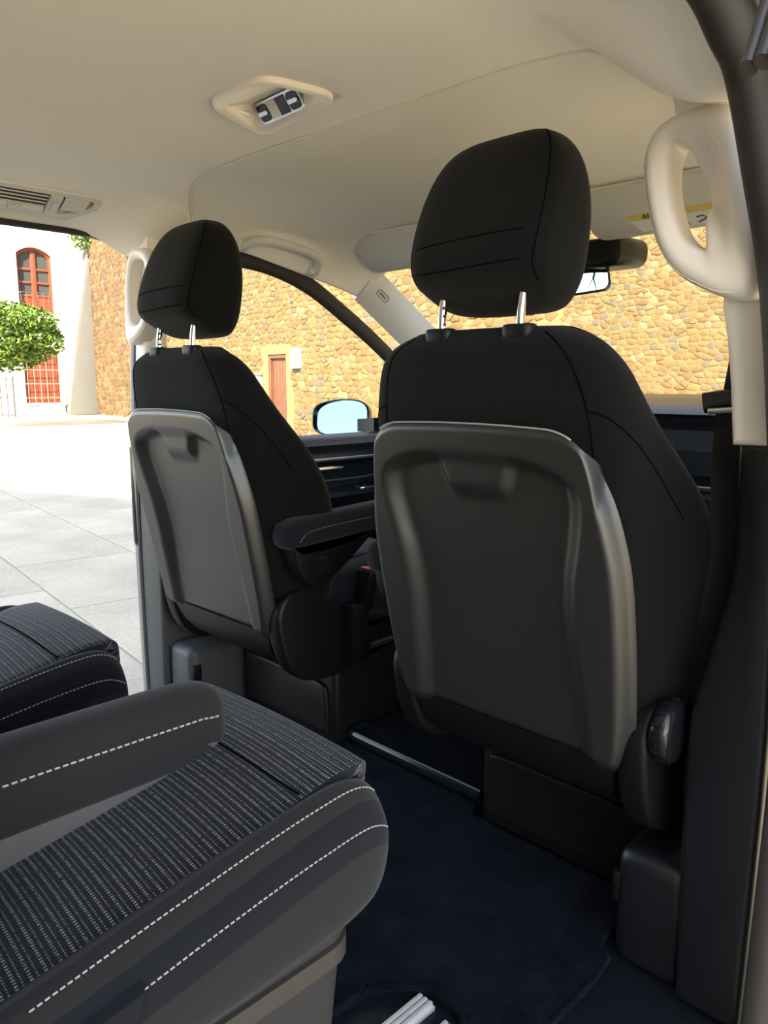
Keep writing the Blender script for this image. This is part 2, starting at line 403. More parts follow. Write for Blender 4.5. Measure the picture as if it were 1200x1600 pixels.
# --- paving: joint bed + granite slabs
bm = B(); bxl(bm, (-60, -30, GZ-0.3), (30, 40, GZ-0.012))
pav = tag(link('pavement', bm, M['ground'], smooth=None), kind='structure')
ang = -0.12
def slab_mesh(L, W):
    bm = B(); bxl(bm, (-L/2, -W/2, -0.04), (L/2, W/2, 0.0), 0.006, 1)
    me = bpy.data.meshes.new('slab'); bm.to_mesh(me); bm.free(); return me
slab_me = []
for k in range(3):
    me = slab_mesh(1.55-0.016, 1.0-0.016); me.materials.append(M['slabs'][k]); slab_me.append(me)
ca, sa = math.cos(ang), math.sin(ang)
nslab = 0
cand = []
for row in range(-14, 16):
    off = (row * 0.61) % 1.55
    for c in range(-28, 14):
        lx, ly = c*1.55 + off, row*1.0 + 0.12
        x, y = lx*ca - ly*sa, lx*sa + ly*ca + 2.0
        if y > 9.9 - 0.16*x: continue
        cand.append((math.hypot(x-CAM[0], y-CAM[1]) - (9 if (x < -1.2 and y > 0.8) else 0), x, y))
cand.sort()
rest = B()
for i, (d, x, y) in enumerate(cand):
    if i < 290:
        o = bpy.data.objects.new('slab', slab_me[(i*7+int(x*3)) % 3]); COL.objects.link(o)
        o.parent = pav; o.location = (x, y, GZ + random.uniform(-0.002, 0.002)); o.rotation_euler = (0, 0, ang)
    else:
        v = bxl(rest, (-0.766, -0.492, -0.04), (0.766, 0.492, 0.0))
        bmesh.ops.rotate(rest, verts=v, cent=(0, 0, 0), matrix=Matrix.Rotation(ang, 3, 'Z'))
        bmesh.ops.translate(rest, verts=v, vec=(x, y, GZ))
link('far_slabs', rest, M['slabs'][0], pav, smooth=None, kind='stuff')

# --- rubble stone wall
WX0, WX1, WH = -36.4, 13.0, 9.6
def yw(x): return 14.0 - 0.16*(x + 16)
wdir = Vector((1, -0.16, 0)).normalized(); wnor = Vector((-0.16, -1, 0)).normalized()
p0 = Vector((WX0, yw(WX0), GZ)); WL = (WX1 - WX0) / wdir.x
def wp(s, h, d): return p0 + wdir*s + Vector((0, 0, h)) + wnor*d
swall = tag(bpy.data.objects.new('stone_wall', None), kind='structure'); COL.objects.link(swall)
swall.location = p0
DS0, DS1, DH1 = ((-18.10-WX0)/wdir.x, (-16.95-WX0)/wdir.x, 2.38)      # the brown door in it
bm = B()
for (s0, s1, h0, h1) in ((0, DS0, 0, WH+.4), (DS1, WL, 0, WH+.4), (DS0, DS1, DH1, WH+.4)):
    vs = [bm.verts.new(wp(s, h, d)) for d in (0, -0.8) for s, h in ((s0, h0), (s1, h0), (s1, h1), (s0, h1))]
    for f in ((0, 1, 2, 3), (7, 6, 5, 4), (0, 4, 5, 1), (1, 5, 6, 2), (2, 6, 7, 3), (3, 7, 4, 0)): bm.faces.new([vs[i] for i in f])
link('mortar_bed', fix(bm), M['mortar'], swall, smooth=None)
def cells(s0, s1, h0, h1, cw, ch, jit, seed):
    rnd = random.Random(seed); nx = int((s1-s0)/cw); ny = int((h1-h0)/ch); P = {}
    for j in range(-1, ny+2):
        for i in range(-1, nx+2):
            P[i, j] = (s0 + (i+0.5+0.5*(j % 2)+rnd.uniform(-jit, jit))*cw, h0 + (j+0.5+rnd.uniform(-jit, jit)*0.75)*ch)
    asp = cw/ch; out = []
    for j in range(ny):
        for i in range(nx):
            cx, cy = P[i, j]
            poly = [(-cw, -ch), (cw, -ch), (cw, ch), (-cw, ch)]
            for dj in (-1, 0, 1):
                for di in (-1, 0, 1):
                    if not (di or dj): continue
                    q = P[i+di, j+dj]; dx, dy = q[0]-cx, (q[1]-cy)*asp
                    lim = (dx*dx+dy*dy)/2; new = []
                    for a, b in zip(poly, poly[1:]+poly[:1]):
                        va = a[0]*dx + a[1]*asp*dy - lim; vb = b[0]*dx + b[1]*asp*dy - lim
                        if va <= 0: new.append(a)
                        if (va < 0) != (vb < 0) and va != vb:
                            t = va/(va-vb); new.append((a[0]+(b[0]-a[0])*t, a[1]+(b[1]-a[1])*t))
                    poly = new
                    if len(poly) < 3: break
                if len(poly) < 3: break
            if len(poly) >= 3: out.append((cx, cy, poly))
    return out
def project(p):
    v = Vector(p) - Vector(CAM); q = cam.rotation_euler.to_matrix()
    c = q.transposed() @ v
    if c.z > -0.1: return None
    return 600 - FPX*c.x/c.z, 800 + FPX*c.y/c.z
def in_view(u, v):
    if 140 < u < 206 and 360 < v < 655: return True
    if 345 < u < 600 and 400 < v < 685 and v > 400 + (u-375)*0.52: return True
    if 600 < u < 1125 and 350 < v < 625: return True
    return False
sts = cells(0.1, 12, 0.05, WH, 0.36, 0.22, 0.42, 3) + cells(12.2, 30.0, 0.05, WH, 0.28, 0.155, 0.44, 5) + cells(30.1, WL-0.1, 0.05, WH-3.0, 0.155, 0.092, 0.46, 6)
ranked = []
for cx, cy, poly in sts:
    if DS0-0.35 < cx < DS1+0.35 and cy < DH1+0.3: continue
    A = abs(sum(a[0]*b[1]-b[0]*a[1] for a, b in zip(poly, poly[1:]+poly[:1])))/2
    if A < 0.0025: continue
    c = wp(cx, cy, 0); uv = project(c); d = (c-Vector(CAM)).length
    vis = uv is not None and in_view(*uv)
    ranked.append(((0 if vis else 1, d*d/A), cx, cy, poly))
ranked.sort(key=lambda t: t[0])
rest = B()
def stone(bm, cx, cy, poly, mi, world=True):
    k = random.uniform(0.91, 0.96); dep = random.uniform(0.35, 1.0)*(0.030 if cx < 30 else 0.016); n = len(poly)
    base = wp(cx, cy, 0) if world else Vector((0, 0, 0))
    def q(a, b, d): return base + wdir*a + Vector((0, 0, b)) + wnor*d
    ri = []
    for kk, d in ((k, -0.02), (k*0.97, dep*0.5), (k*0.72, dep)):
        ri.append([bm.verts.new(q(a*kk, b*kk, d)) for a, b in poly])
    fs = []
    for a, b in zip(ri, ri[1:]):
        for i in range(n): fs.append(bm.faces.new((a[i], a[(i+1) % n], b[(i+1) % n], b[i])))
    fs.append(bm.faces.new(ri[-1]))
    for f in fs: f.material_index = mi
for i, (key, cx, cy, poly) in enumerate(ranked):
    brown = cx < 10.5
    if i < 295:
        bm = B(); stone(bm, cx, cy, poly, 0, world=False); fix(bm)
        me = bpy.data.meshes.new('stone'); bm.to_mesh(me); bm.free(); me.shade_smooth(); me.set_sharp_from_angle(angle=R(50))
        me.materials.append(random.choice(M['stones_b'] if brown else M['stones']))
        o = bpy.data.objects.new('stone', me); COL.objects.link(o); o.parent = swall; o.location = wp(cx, cy, 0) - p0
    else:
        ns, nb = len(STONE), len(STONE_B)
        stone(rest, cx, cy, poly, ns + random.randrange(nb) if brown else random.randrange(ns))
link('further_stones', fix(rest), M['stones'] + M['stones_b'], swall, smooth=50, kind='stuff')

# --- brown door in the wall
dt = thing('plank_door', 'tall brown wooden door set into the rubble stone wall', 'door', wp((DS0+DS1)/2, 0, -0.12))
zr = Matrix.Rotation(math.atan2(wdir.y, wdir.x), 3, 'Z')
def wbox(bm, s0, s1, h0, h1, d0, d1, bev=0.0):
    v = box(bm, (0, 0, 0), (s1-s0, abs(d1-d0), h1-h0), bev, 1, zr)
    bmesh.ops.translate(bm, verts=v, vec=wp((s0+s1)/2, (h0+h1)/2, (d0+d1)/2)); return bm
bm = B(); wbox(bm, DS0+.01, DS0+.11, 0, DH1-.01, -.2, -.03, .01); wbox(bm, DS1-.11, DS1-.01, 0, DH1-.01, -.2, -.03, .01); wbox(bm, DS0+.11, DS1-.11, DH1-.12, DH1-.01, -.2, -.03, .01)
link('door_frame', bm, M['brownwood'], dt)
pw = (DS1-DS0-.22)/5
for k in range(5):
    bm = B(); wbox(bm, DS0+.11+k*pw+.006, DS0+.11+(k+1)*pw-.006, 0.02, DH1-.13, -.17, -.11, .008); link('plank', bm, M['brownwood'], dt)
bm = B(); wbox(bm, DS1-.24, DS1-.20, 1.0, 1.12, -.11, -.06, .01); link('door_handle', bm, M['iron'], dt)
ub = thing('meter_box', 'small cream meter box mounted on the stone wall right of the brown door', 'box', wp(DS1+.72, 2.1, .06))
bm = B(); wbox(bm, DS1+.52, DS1+.92, 1.95, 2.5, .0, .16, .015); link('case', bm, M['white'], ub)
bm = B(); wbox(bm, DS1+.555, DS1+.885, 1.985, 2.465, .16, .175, .006); link('lid', bm, M['plaster'], ub)
nb = thing('blind_niche_panel', 'pale plaster panel on the stone wall left of the brown door', 'panel', wp(DS0-.75, 1.2, .06))
bm = B(); wbox(bm, DS0-1.15, DS0-.35, .2, 1.75, .0, .10, .02); link('plaster_face', bm, M['plaster'], nb)
bm = B(); wbox(bm, DS0-1.2, DS0-.3, 1.75, 1.85, .0, .14, .02); link('coping', bm, M['greyplaster'], nb)

# --- white house
FX = -36.5
hs_ = thing('white_house', 'whitewashed house with an arched red window, beside the stone wall', 'house', (FX-3, 12, GZ))
WY0, WY1, WZ0, WZ1, WZA = 13.97, 15.62, 4.2, 6.88, 7.2          # arched window opening
LY0, LY1, LZ0, LZ1 = 13.95, 15.60, 0.05, 2.55                  # lower window
bm = B()
for (y0, y1, z0, z1) in ((0, WY0, GZ, 11), (WY1, 17.9, GZ, 11), (WY0, WY1, GZ, LZ0), (WY0, WY1, LZ1, WZ0), (WY0, WY1, WZA, 11)):
    bxl(bm, (FX-6, y0, z0), (FX, y1, z1))
arch = [(WY0, WZA+.02)] + [(lerp(WY0, WY1, k/14), WZ1 + (WZA-WZ1)*math.sin(PI*k/14)**0.8) for k in range(15)] + [(WY1, WZA+.02)]
prism(bm, arch, 'x', FX-.5, FX)
bxl(bm, (FX-6.2, 0, 11), (FX+.3, 17.9, 11.2))
link('facade', bm, M['plaster'], hs_, smooth=None)
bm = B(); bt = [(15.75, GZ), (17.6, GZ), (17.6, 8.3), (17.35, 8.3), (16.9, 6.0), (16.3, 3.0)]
prism(bm, bt, 'x', FX-.1, FX+.45, .04); link('corner_buttress', bm, M['greyplaster'], hs_, smooth=30, label='grey tapering corner buttress')
bm = B(); prism(bm, [(15.75, GZ), (13.0, GZ), (13.2, -.1), (15.6, -.1)], 'x', FX, FX+.28, .03); link('plinth', bm, M['plaster'], hs_, smooth=30)
bm = B(); bxl(bm, (FX-.1, WY0-.1, 4.02), (FX+.45, WY1+.12, 4.14), .02); link('balcony_slab', bm, M['plaster'], hs_)
bm = B(); bxl(bm, (FX-.1, LY0-.15, LZ0-.12), (FX+.2, LY1+.15, LZ0), .02); link('sill', bm, M['plaster'], hs_)
# arched window
wf = B()
def ar(k, ins): return (lerp(WY0+ins, WY1-ins, k/16), WZ1 - ins + (WZA-WZ1)*math.sin(PI*k/16)**0.8)
outer = [(WY0, WZ0)] + [ar(k, 0) for k in range(17)] + [(WY1, WZ0)]
inner = [(WY0+.13, WZ0+.1)] + [ar(k, .13) for k in range(17)] + [(WY1-.13, WZ0+.1)]
ring_prism(wf, outer, inner, 'x', FX-.35, FX-.2)
win = link('arched_window', wf, M['redwood'], hs_)
bm = B(); bxl(bm, (FX-.34, 14.68, WZ0+.1), (FX-.19, 14.90, WZ1+.15), .01); link('mullion', bm, M['redwood'], win)
for z in (5.02, 5.62, 6.22):
    bm = B(); bxl(bm, (FX-.33, WY0+.13, z-.05), (FX-.21, WY1-.13, z+.05), .01); link('crossbar', bm, M['redwood'], win)
for y0, y1 in ((WY0+.13, 14.68), (14.90, WY1-.13)):
    bm = B(); bxl(bm, (FX-.32, y0, WZ0+.1), (FX-.24, y1, 4.97), .01); link('lower_panel', bm, M['redwood'], win)
    for z0, z1 in ((5.07, 5.57), (5.67, 6.17), (6.27, 6.95)):
        bm = B(); bxl(bm, (FX-.30, y0, z0), (FX-.28, y1, z1)); link('pane', bm, M['winglass'], win)
# balcony rail
bm = B()
for k in range(8): tube(bm, [(FX+.4, WY0-.05+k*.25, 4.14), (FX+.4, WY0-.05+k*.25, 5.1)], .012, 5)
for z in (5.1, 4.25): tube(bm, [(FX, WY0-.07, z), (FX+.4, WY0-.07, z), (FX+.4, WY1+.1, z), (FX, WY1+.1, z)], .016, 5)
link('balcony_rail', bm, M['iron'], hs_)
# lower shutters with a pale grille
sh = link('shutter_frame', ring_prism(B(), [(LY0, LZ0), (LY0, LZ1), (LY1, LZ1), (LY1, LZ0)], [(LY0+.1, LZ0+.08), (LY0+.1, LZ1-.08), (LY1-.1, LZ1-.08), (LY1-.1, LZ0+.08)], 'x', FX-.25, FX-.08), M['redwood'], hs_)
nb_ = 8; bw = (LY1-LY0-.2)/nb_
for k in range(nb_):
    bm = B(); bxl(bm, (FX-.22, LY0+.1+k*bw+.012, LZ0+.08), (FX-.15, LY0+.1+(k+1)*bw-.012, LZ1-.08), .01, 1); link('shutter_board', bm, M['redwood'], sh)
bm = B()
for z in (.3, .95, 1.6, 2.25): tube(bm, [(FX, LY0-.25, z), (FX+.14, LY0-.25, z), (FX+.14, LY1+.3, z), (FX, LY1+.3, z)], .016, 5)
for k in range(8): tube(bm, [(FX+.14, LY0-.2+k*.295, 0.05), (FX+.14, LY0-.2+k*.295, 2.6)], .012, 5)
link('window_grille', bm, M['paleiron'], hs_)

# --- leaves
def leaves(bm, c, rad, n, size, mi=2, squash=(1, 1, 1), gap=0.35):
    for k in range(n):
        while True:
            p = Vector((random.uniform(-1, 1), random.uniform(-1, 1), random.uniform(-1, 1)))
            if gap < p.length < 1: break
        nn = noise.noise(p*2.2 + Vector(c))
        p = Vector((p.x*rad*squash[0], p.y*rad*squash[1], p.z*rad*squash[2])) * (1 + 0.25*nn) + Vector(c)
        d = Vector((random.gauss(0, 1), random.gauss(0, 1), random.gauss(0, .6))).normalized()
        s = d.cross(Vector((random.gauss(0, 1), random.gauss(0, 1), random.gauss(0, 1)))).normalized()
        L = size*random.uniform(.7, 1.3); W = L*.45
        q = [p - d*L*.5, p + s*W*.5, p + d*L*.5, p - s*W*.5]
        f = bm.faces.new([bm.verts.new(v) for v in q]); f.material_index = random.randrange(mi)
    return bm
TX, TY = -26.9, 9.35
tr = thing('orange_tree', 'round-crowned green orange tree in front of the white house', 'tree', (TX, TY, GZ))
bm = leaves(B(), (TX, TY, 2.60), 2.3, 14000, .19, 2, (1.0, 1.0, .50), .2)
link('foliage', bm, [M['leaf'], M['leaf2']], tr, smooth=None, kind='stuff')
bm = tube(B(), spline([(TX, TY, GZ), (TX+.04, TY-.03, .4), (TX-.03, TY, 1.3), (TX, TY, 2.2)], 5), .11, 8); link('trunk', bm, M['bark'], tr)
for k in range(5):
    a = k*1.3; bm = tube(B(), spline([(TX, TY, 1.3), (TX+.5*math.cos(a), TY+.5*math.sin(a), 2.1), (TX+.9*math.cos(a), TY+.9*math.sin(a), 2.9)], 4), .04, 6); link('branch', bm, M['bark'], tr)
wp_ = thing('wall_shrub', 'small green weed tuft growing high in the corner of white house and stone wall', 'plant', (FX+.5, 17.2, 8.0))
link('tuft', leaves(B(), (FX+.55, 17.0, 7.9), .75, 420, .22, 2, (.7, 1, .9), 0), [M['leaf'], M['leaf2']], wp_, smooth=None, kind='stuff')
bm = tube(B(), spline([(FX+.3, 17.3, 7.4), (FX+.5, 17.1, 7.7), (FX+.55, 17.0, 8.1)], 4), .03, 6); link('stem', bm, M['bark'], wp_)
# iron gate posts at the left edge of the view
ga = thing('iron_railing', 'dark iron railing with scrollwork left of the red shutters', 'railing', (FX+1.2, 12.4, GZ))
for k in range(7):
    bm = tube(B(), [(FX+1.2, 11.3+k*.28, GZ), (FX+1.2, 11.3+k*.28, 1.3)], .05 if k % 3 == 0 else .03, 6); link('bar', bm, M['iron'], ga)
bm = B()
for z in (GZ+.12, .9, 1.2): tube(bm, [(FX+1.2, 11.2, z), (FX+1.2, 13.05, z)], .025, 6)
for k in range(6):
    tube(bm, [(FX+1.2, 11.44+k*.28+.1*math.cos(a/8*2*PI), .35+.2*math.sin(a/8*2*PI)) for a in range(9)], .014, 5)
link('rails_and_scrolls', bm, M['iron'], ga)

# --- tall building behind the van: its shadow lies over the near paving
bl = thing('tall_building', 'tall ochre building behind the van whose shadow covers the near paving', 'building', (0, -22, GZ))
bm = B(); e = Vector((0.937, 0.35, 0)).normalized(); nrm = Vector((e.y, -e.x, 0))
pA = Vector((1.3, -13.4, GZ)) - e*0.3; pB = Vector((1.3, -13.4, GZ)) + e*9.35
H = 16.0
q = [pA, pB, pB + nrm*9, pA + nrm*9]
vs = [bm.verts.new(p) for p in q] + [bm.verts.new(p + Vector((0, 0, H))) for p in q]
for f in ((3, 2, 1, 0), (4, 5, 6, 7), (0, 1, 5, 4), (1, 2, 6, 5), (2, 3, 7, 6), (3, 0, 4, 7)): bm.faces.new([vs[i] for i in f])
link('wall', fix(bm), M['block'], bl, smooth=None)
bm = B()
vs = [bm.verts.new(p + Vector((0, 0, z))) for z in (H-.35, H) for p in (pA - nrm*.02, pB - nrm*.02, pB - nrm*.14, pA - nrm*.14)]
for f in ((3, 2, 1, 0), (4, 5, 6, 7), (0, 1, 5, 4), (1, 2, 6, 5), (2, 3, 7, 6), (3, 0, 4, 7)): bm.faces.new([vs[i] for i in f])
link('cornice', fix(bm), M['plaster'], bl, smooth=None)

PX, PY = 9.3, -4.6
pm = thing('palm_tree', 'palm tree right of the van, seen in the interior mirror', 'tree', (PX, PY, GZ))
link('trunk', tube(B(), spline([(PX, PY, GZ), (PX+.1, PY, 1.2), (PX, PY+.1, 3.0)], 5), .17, 10), M['bark'], pm)
for k in range(18):
    a = k*2.4; L = 1.7 + .5*(k % 3); up = .9 - .1*(k % 5); bm = B(); P = [Vector((PX + L*t*math.cos(a), PY + .1 + L*t*math.sin(a), 3.0 + up*t*1.6 - 1.9*t*t)) for t in [i/9 for i in range(10)]]
    tube(bm, P, .018, 5)
    sd_ = Vector((-math.sin(a), math.cos(a), 0))
    for i in range(1, 10):
        for sg in (-1, 1):
            d = (P[i]-P[i-1]).normalized(); tip = P[i] + sd_*sg*.42*(1.1-i/12) + d*.25 + Vector((0, 0, -.12))
            bm.faces.new([bm.verts.new(P[i] - d*.03), bm.verts.new(P[i] + d*.03), bm.verts.new(tip)])
    link('frond', bm, M['leaf2'], pm, smooth=None)

# ================================================================== VAN SHELL
# --- floor
bm = B(); bxl(bm, (-.90, -2.0, -.12), (.90, 1.30, -.012)); bxl(bm, (-.80, 1.30, -.12), (.80, 2.3, -.012))
floor = tag(link('floor', bm, M['dash'], smooth=None), kind='structure')
bm = B(); bxl(bm, (-.9, -2.0, -.50), (.9, 2.9, -.13)); link('underbody', bm, M['plastic'], floor, smooth=None)
# --- headliner
XS = [(-2, .86), (.9, .86), (1.02, .85), (1.12, .83), (1.25, .79), (1.7, .775), (1.95, .78)]
ZE = [(-2, 1.385), (.84, 1.385), (1.02, 1.34), (1.12, 1.33), (1.25, 1.352), (1.38, 1.372), (1.55, 1.345), (1.7, 1.315), (1.85, 1.285), (1.95, 1.26)]
ZC = [(-2, 1.47), (1.1, 1.47), (1.5, 1.465), (1.75, 1.45), (1.95, 1.42)]
def lz(x, y):
    xs = sinterp(XS, y); p = min(1, abs(x)/xs)
    ye = y - (.085*sm(.80, .90, y)*(1 - sm(1.12, 1.34, y)) if x < 0 else 0)
    ze, zc = sinterp(ZE, ye), sinterp(ZC, y)
    pw = lerp(6.5, 8.0, sm(.9, 1.4, y))
    z = zc - .008*p*p - (zc-.008-ze)*p**pw
    drape = math.exp(-((ye-1.02)/(.085 if x > 0 else .06))**2)                  # the lining dips to meet the door pillars
    zd = 1.466 - .13*sm(.57, .80, abs(x)) - .01*sm(.78, .86, abs(x))
    return lerp(z, min(z, zd), drape)
def seam_y(x): return sinterp([(-.2, 1.05), (.36, 1.05), (.48, 1.078), (.57, 1.118), (.70, 1.185), (.80, 1.25), (.9, 1.30)], -x)
def px_(u, y):
    p = u*2-1; p = math.copysign(1-(1-abs(p))**1.35, p); return p*sinterp(XS, y)
def liner(y0, y1, dz, front=False):
    def fn(u, v):
        if front: x = px_(u, 1.1); a = seam_y(x) - .004; y = lerp(a, y1, v); x = px_(u, y)
        else: x = px_(u, 1.1); b = seam_y(x); y = lerp(y0, b, v**.8); x = px_(u, y)
        return (x, y, lz(x, y) + dz)
    return fn
ceil = tag(bpy.data.objects.new('ceiling', None), kind='structure'); COL.objects.link(ceil); ceil.location = (0, 0, 1.47)
bm = grid(B(), liner(-2.0, 1.05, 0), 110, 170)
hole = []
for f in bm.faces:
    c = f.calc_center_median(); t = (c.y-.796)/.165
    if .815 < c.y < .950 and lerp(.03, -.035, t) < c.x < lerp(.165, .182, t): hole.append(f)
bmesh.ops.delete(bm, geom=hole, context='FACES')
link('rear_headliner', bm, M['headliner'], ceil, smooth=180, solid=.006)
bm = grid(B(), liner(1.05, 1.95, .005, True), 100, 60); link('cab_headliner', bm, M['cabliner'], ceil, smooth=180, solid=.006)
bm = tube(B(), [liner(-2, 1.05, -.002)(.04 + .92*k/60, 1.0) for k in range(61)], .003, 6); link('joint_lip', bm, M['cabliner'], ceil, smooth=180)
bm = B(); prism(bm, [(-2.05, 1.50), (-2.05, 1.56), (1.6, 1.56), (2.05, 1.45), (2.0, 1.42), (1.6, 1.50)], 'x', -.92, .92, .01); link('roof_skin', bm, M['paint'], ceil)
# --- door frames, one per side
SEALR = [(.905, 1.10, -.05), (.912, 1.10, .25), (.915, 1.10, .5), (.907, 1.09, .70), (.890, 1.08, .895), (.872, 1.08, 1.045), (.858, 1.075, 1.14), (.852, 1.035, 1.215), (.850, .955, 1.308), (.848, .905, 1.338), (.842, .83, 1.375), (.84, .6, 1.395), (.84, -.3, 1.395)]
SEALL = [(-.905, 1.11, -.05), (-.912, 1.11, .5), (-.895, 1.11, .895), (-.872, 1.115, 1.20), (-.866, 1.122, 1.285), (-.864, 1.105, 1.335), (-.862, 1.07, 1.362), (-.860, 1.0, 1.378), (-.860, .85, 1.382), (-.86, -.3, 1.382)]
def off(path, dx, dy=0, dz=0): return spline([(x+dx, y+dy*(1 if z < 1.3 else .3), z+dz*sm(1.1, 1.35, z)) for x, y, z in path], 8)
for sx, side in ((-1, 'left'), (1, 'right')):
    wl = tag(bpy.data.objects.new('wall_' + side, None), kind='structure'); COL.objects.link(wl); wl.location = (sx*.9, 1.1, 0)
    if sx > 0:
        bm = tube(B(), off(SEALR[3:], .030, -.012, .02), .031, 12, .026, up=(1, 0, 0)); link('door_seal', bm, M['rubber'], wl)
        bm = tube(B(), off(SEALR[3:], .078, -.014, .05), .024, 12, .022, up=(1, 0, 0)); link('door_jamb', bm, M['jamb'], wl)
        bm = tube(B(), off(SEALR[:5], .030, -.002), .026, 12, .026, up=(1, 0, 0)); link('lower_seal', bm, M['sill_metal'], wl)
        bm = tube(B(), off(SEALR[:5], .080, .0), .026, 12, .026, up=(1, 0, 0)); link('lower_jamb', bm, M['sill_metal'], wl)
        bm = tube(B(), off(SEALR[3:], .135, -.01, .09), .04, 12, .04, up=(1, 0, 0)); link('outer_panel_edge', bm, M['paint'], wl)
        bm = B()
        for k in range(3): tube(bm, [(1.0+.012*k, .640-.004*k, 1.215), (1.0+.012*k, .668-.004*k, 1.265), (1.0+.012*k, .71, 1.36)], .0065, 14, .008)
        link('door_rail', bm, M['sill_metal'], wl)
    else:
        bm = tube(B(), off(SEALL, .0), .010, 8, .011, up=(1, 0, 0)); link('door_seal', bm, M['rubber'], wl)
        bm = tube(B(), off(SEALL, -.022, .003, .006), .012, 8, .014, up=(1, 0, 0)); link('door_jamb', bm, M['jamb'], wl)
    # rear quarter: solid lower body, glass above
    bm = B(); bxl(bm, (sx*.88, -2.0, -.5), (sx*.95, -.3, .80), .01); link('quarter_panel', bm, M['paint'], wl)
    bm = B(); bxl(bm, (sx*.85, -2.0, .80), (sx*.92, -1.9, 1.5), .01); bxl(bm, (sx*.85, -.42, .80), (sx*.92, -.3, 1.5), .01); bxl(bm, (sx*.85, -1.9, 1.36), (sx*.92, -.42, 1.5), .01)
    link('quarter_frame', bm, M['greytrim'], wl)
    bm = B(); bxl(bm, (sx*.878, -1.92, .78), (sx*.884, -.41, 1.38)); link('quarter_glass', bm, M['privacy'], wl, smooth=None)
    # front door outer body so that daylight stays out of the footwell
    bm = B(); bxl(bm, (sx*.86, 1.16, -.5), (sx*.93, 2.9, .74), .01); link('outer_skin', bm, M['paint'], wl)
    bm = B(); bxl(bm, (sx*.86, -.3, -.5), (sx*.91, 1.16, -.02), .01); link('sill_panel', bm, M['paint'], wl)
    # B-pillar: lower trim and its foot, left ones painted paler for reflected light
    f = lambda pts: [(sx*a, b) for a, b in pts]
    low = spline([(.905, .0, 0), (.912, .5, 0), (.893, .90, 0)], 4) + spline([(.840, .90, 0), (.844, .72, 0), (.832, .65, 0), (.817, .578, 0), (.803, .514, 0), (.797, .45, 0), (.797, .30, 0), (.805, .0, 0)], 5)
    bm = prism(B(), f([(p.x, p.y) for p in low]), 'y', 1.105, 1.30, .012, 3)
    link('lower_pillar_trim', bm, M['pillar_dark'] if sx > 0 else M['pillar_grey'], wl)
    bm = B(); v = bxl(bm, (sx*.682, 1.125, -.01), (sx*.81, 1.44, .205), .028, 4)
    link('pillar_foot', bm, M['pillar_dark'] if sx > 0 else M['pillar_grey'], wl)
    bm = B(); bxl(bm, (sx*.676, 1.13, .10), (sx*.69, 1.16, .155), .004); link('foot_clip', bm, M['plastic'], wl)
    bm = tube(B(), [(sx*.7975, 1.1245, .0), (sx*.7975, 1.1245, .19)], .0011, 5); link('trim_joint', bm, M['thread_dark'], wl)
    # B-pillar: beige upper cover
    up = [(.833, .895), (.890, .895), (.876, 1.04), (.865, 1.14), (.858, 1.22), (.835, 1.30), (.815, 1.34), (.79, 1.345), (.785, 1.30), (.80, 1.22), (.806, 1.12), (.806, 1.083), (.814, 1.049), (.824, .98)]
    bm = prism(B(), f(up), 'y', 1.10, 1.17, .010, 3); link('upper_pillar_trim', bm, M['beige'], wl)
    bm = B(); prism(bm, f([(.735, 1.335), (.82, 1.33), (.79, 1.40), (.72, 1.395)]), 'y', 1.078, 1.16, .006, 2); link('pillar_collar', bm, M['beige'], wl)
    bm = tube(B(), [(sx*.838, 1.098, 1.10), (sx*.885, 1.098, 1.105)], .0012, 5); link('trim_joint', bm, M['rubber'], wl)
    if sx < 0:
        bm = prism(B(), [(1.10, .50), (1.12, .40), (1.135, .42), (1.135, .70), (1.12, .79), (1.10, .79)], 'x', -.945, -.925, .004); link('outer_trim_strip', bm, M['gloss'], wl)
wb = tag(bpy.data.objects.new('wall_back', None), kind='structure'); COL.objects.link(wb); wb.location = (0, -2.05, 0)
bm = B(); bxl(bm, (-.95, -2.12, -.5), (.95, -2.02, .80), .01); link('tailgate_panel', bm, M['plastic'], wb)
bm = B(); bxl(bm, (-.92, -2.12, .80), (-.80, -2.02, 1.5), .01); bxl(bm, (.80, -2.12, .80), (.92, -2.02, 1.5), .01); bxl(bm, (-.80, -2.12, 1.34), (.80, -2.02, 1.5), .01); link('tailgate_frame', bm, M['greytrim'], wb)
bm = B(); bxl(bm, (-.81, -2.08, .79), (.81, -2.074, 1.35)); link('tailgate_glass', bm, M['privacy'], wb, smooth=None)
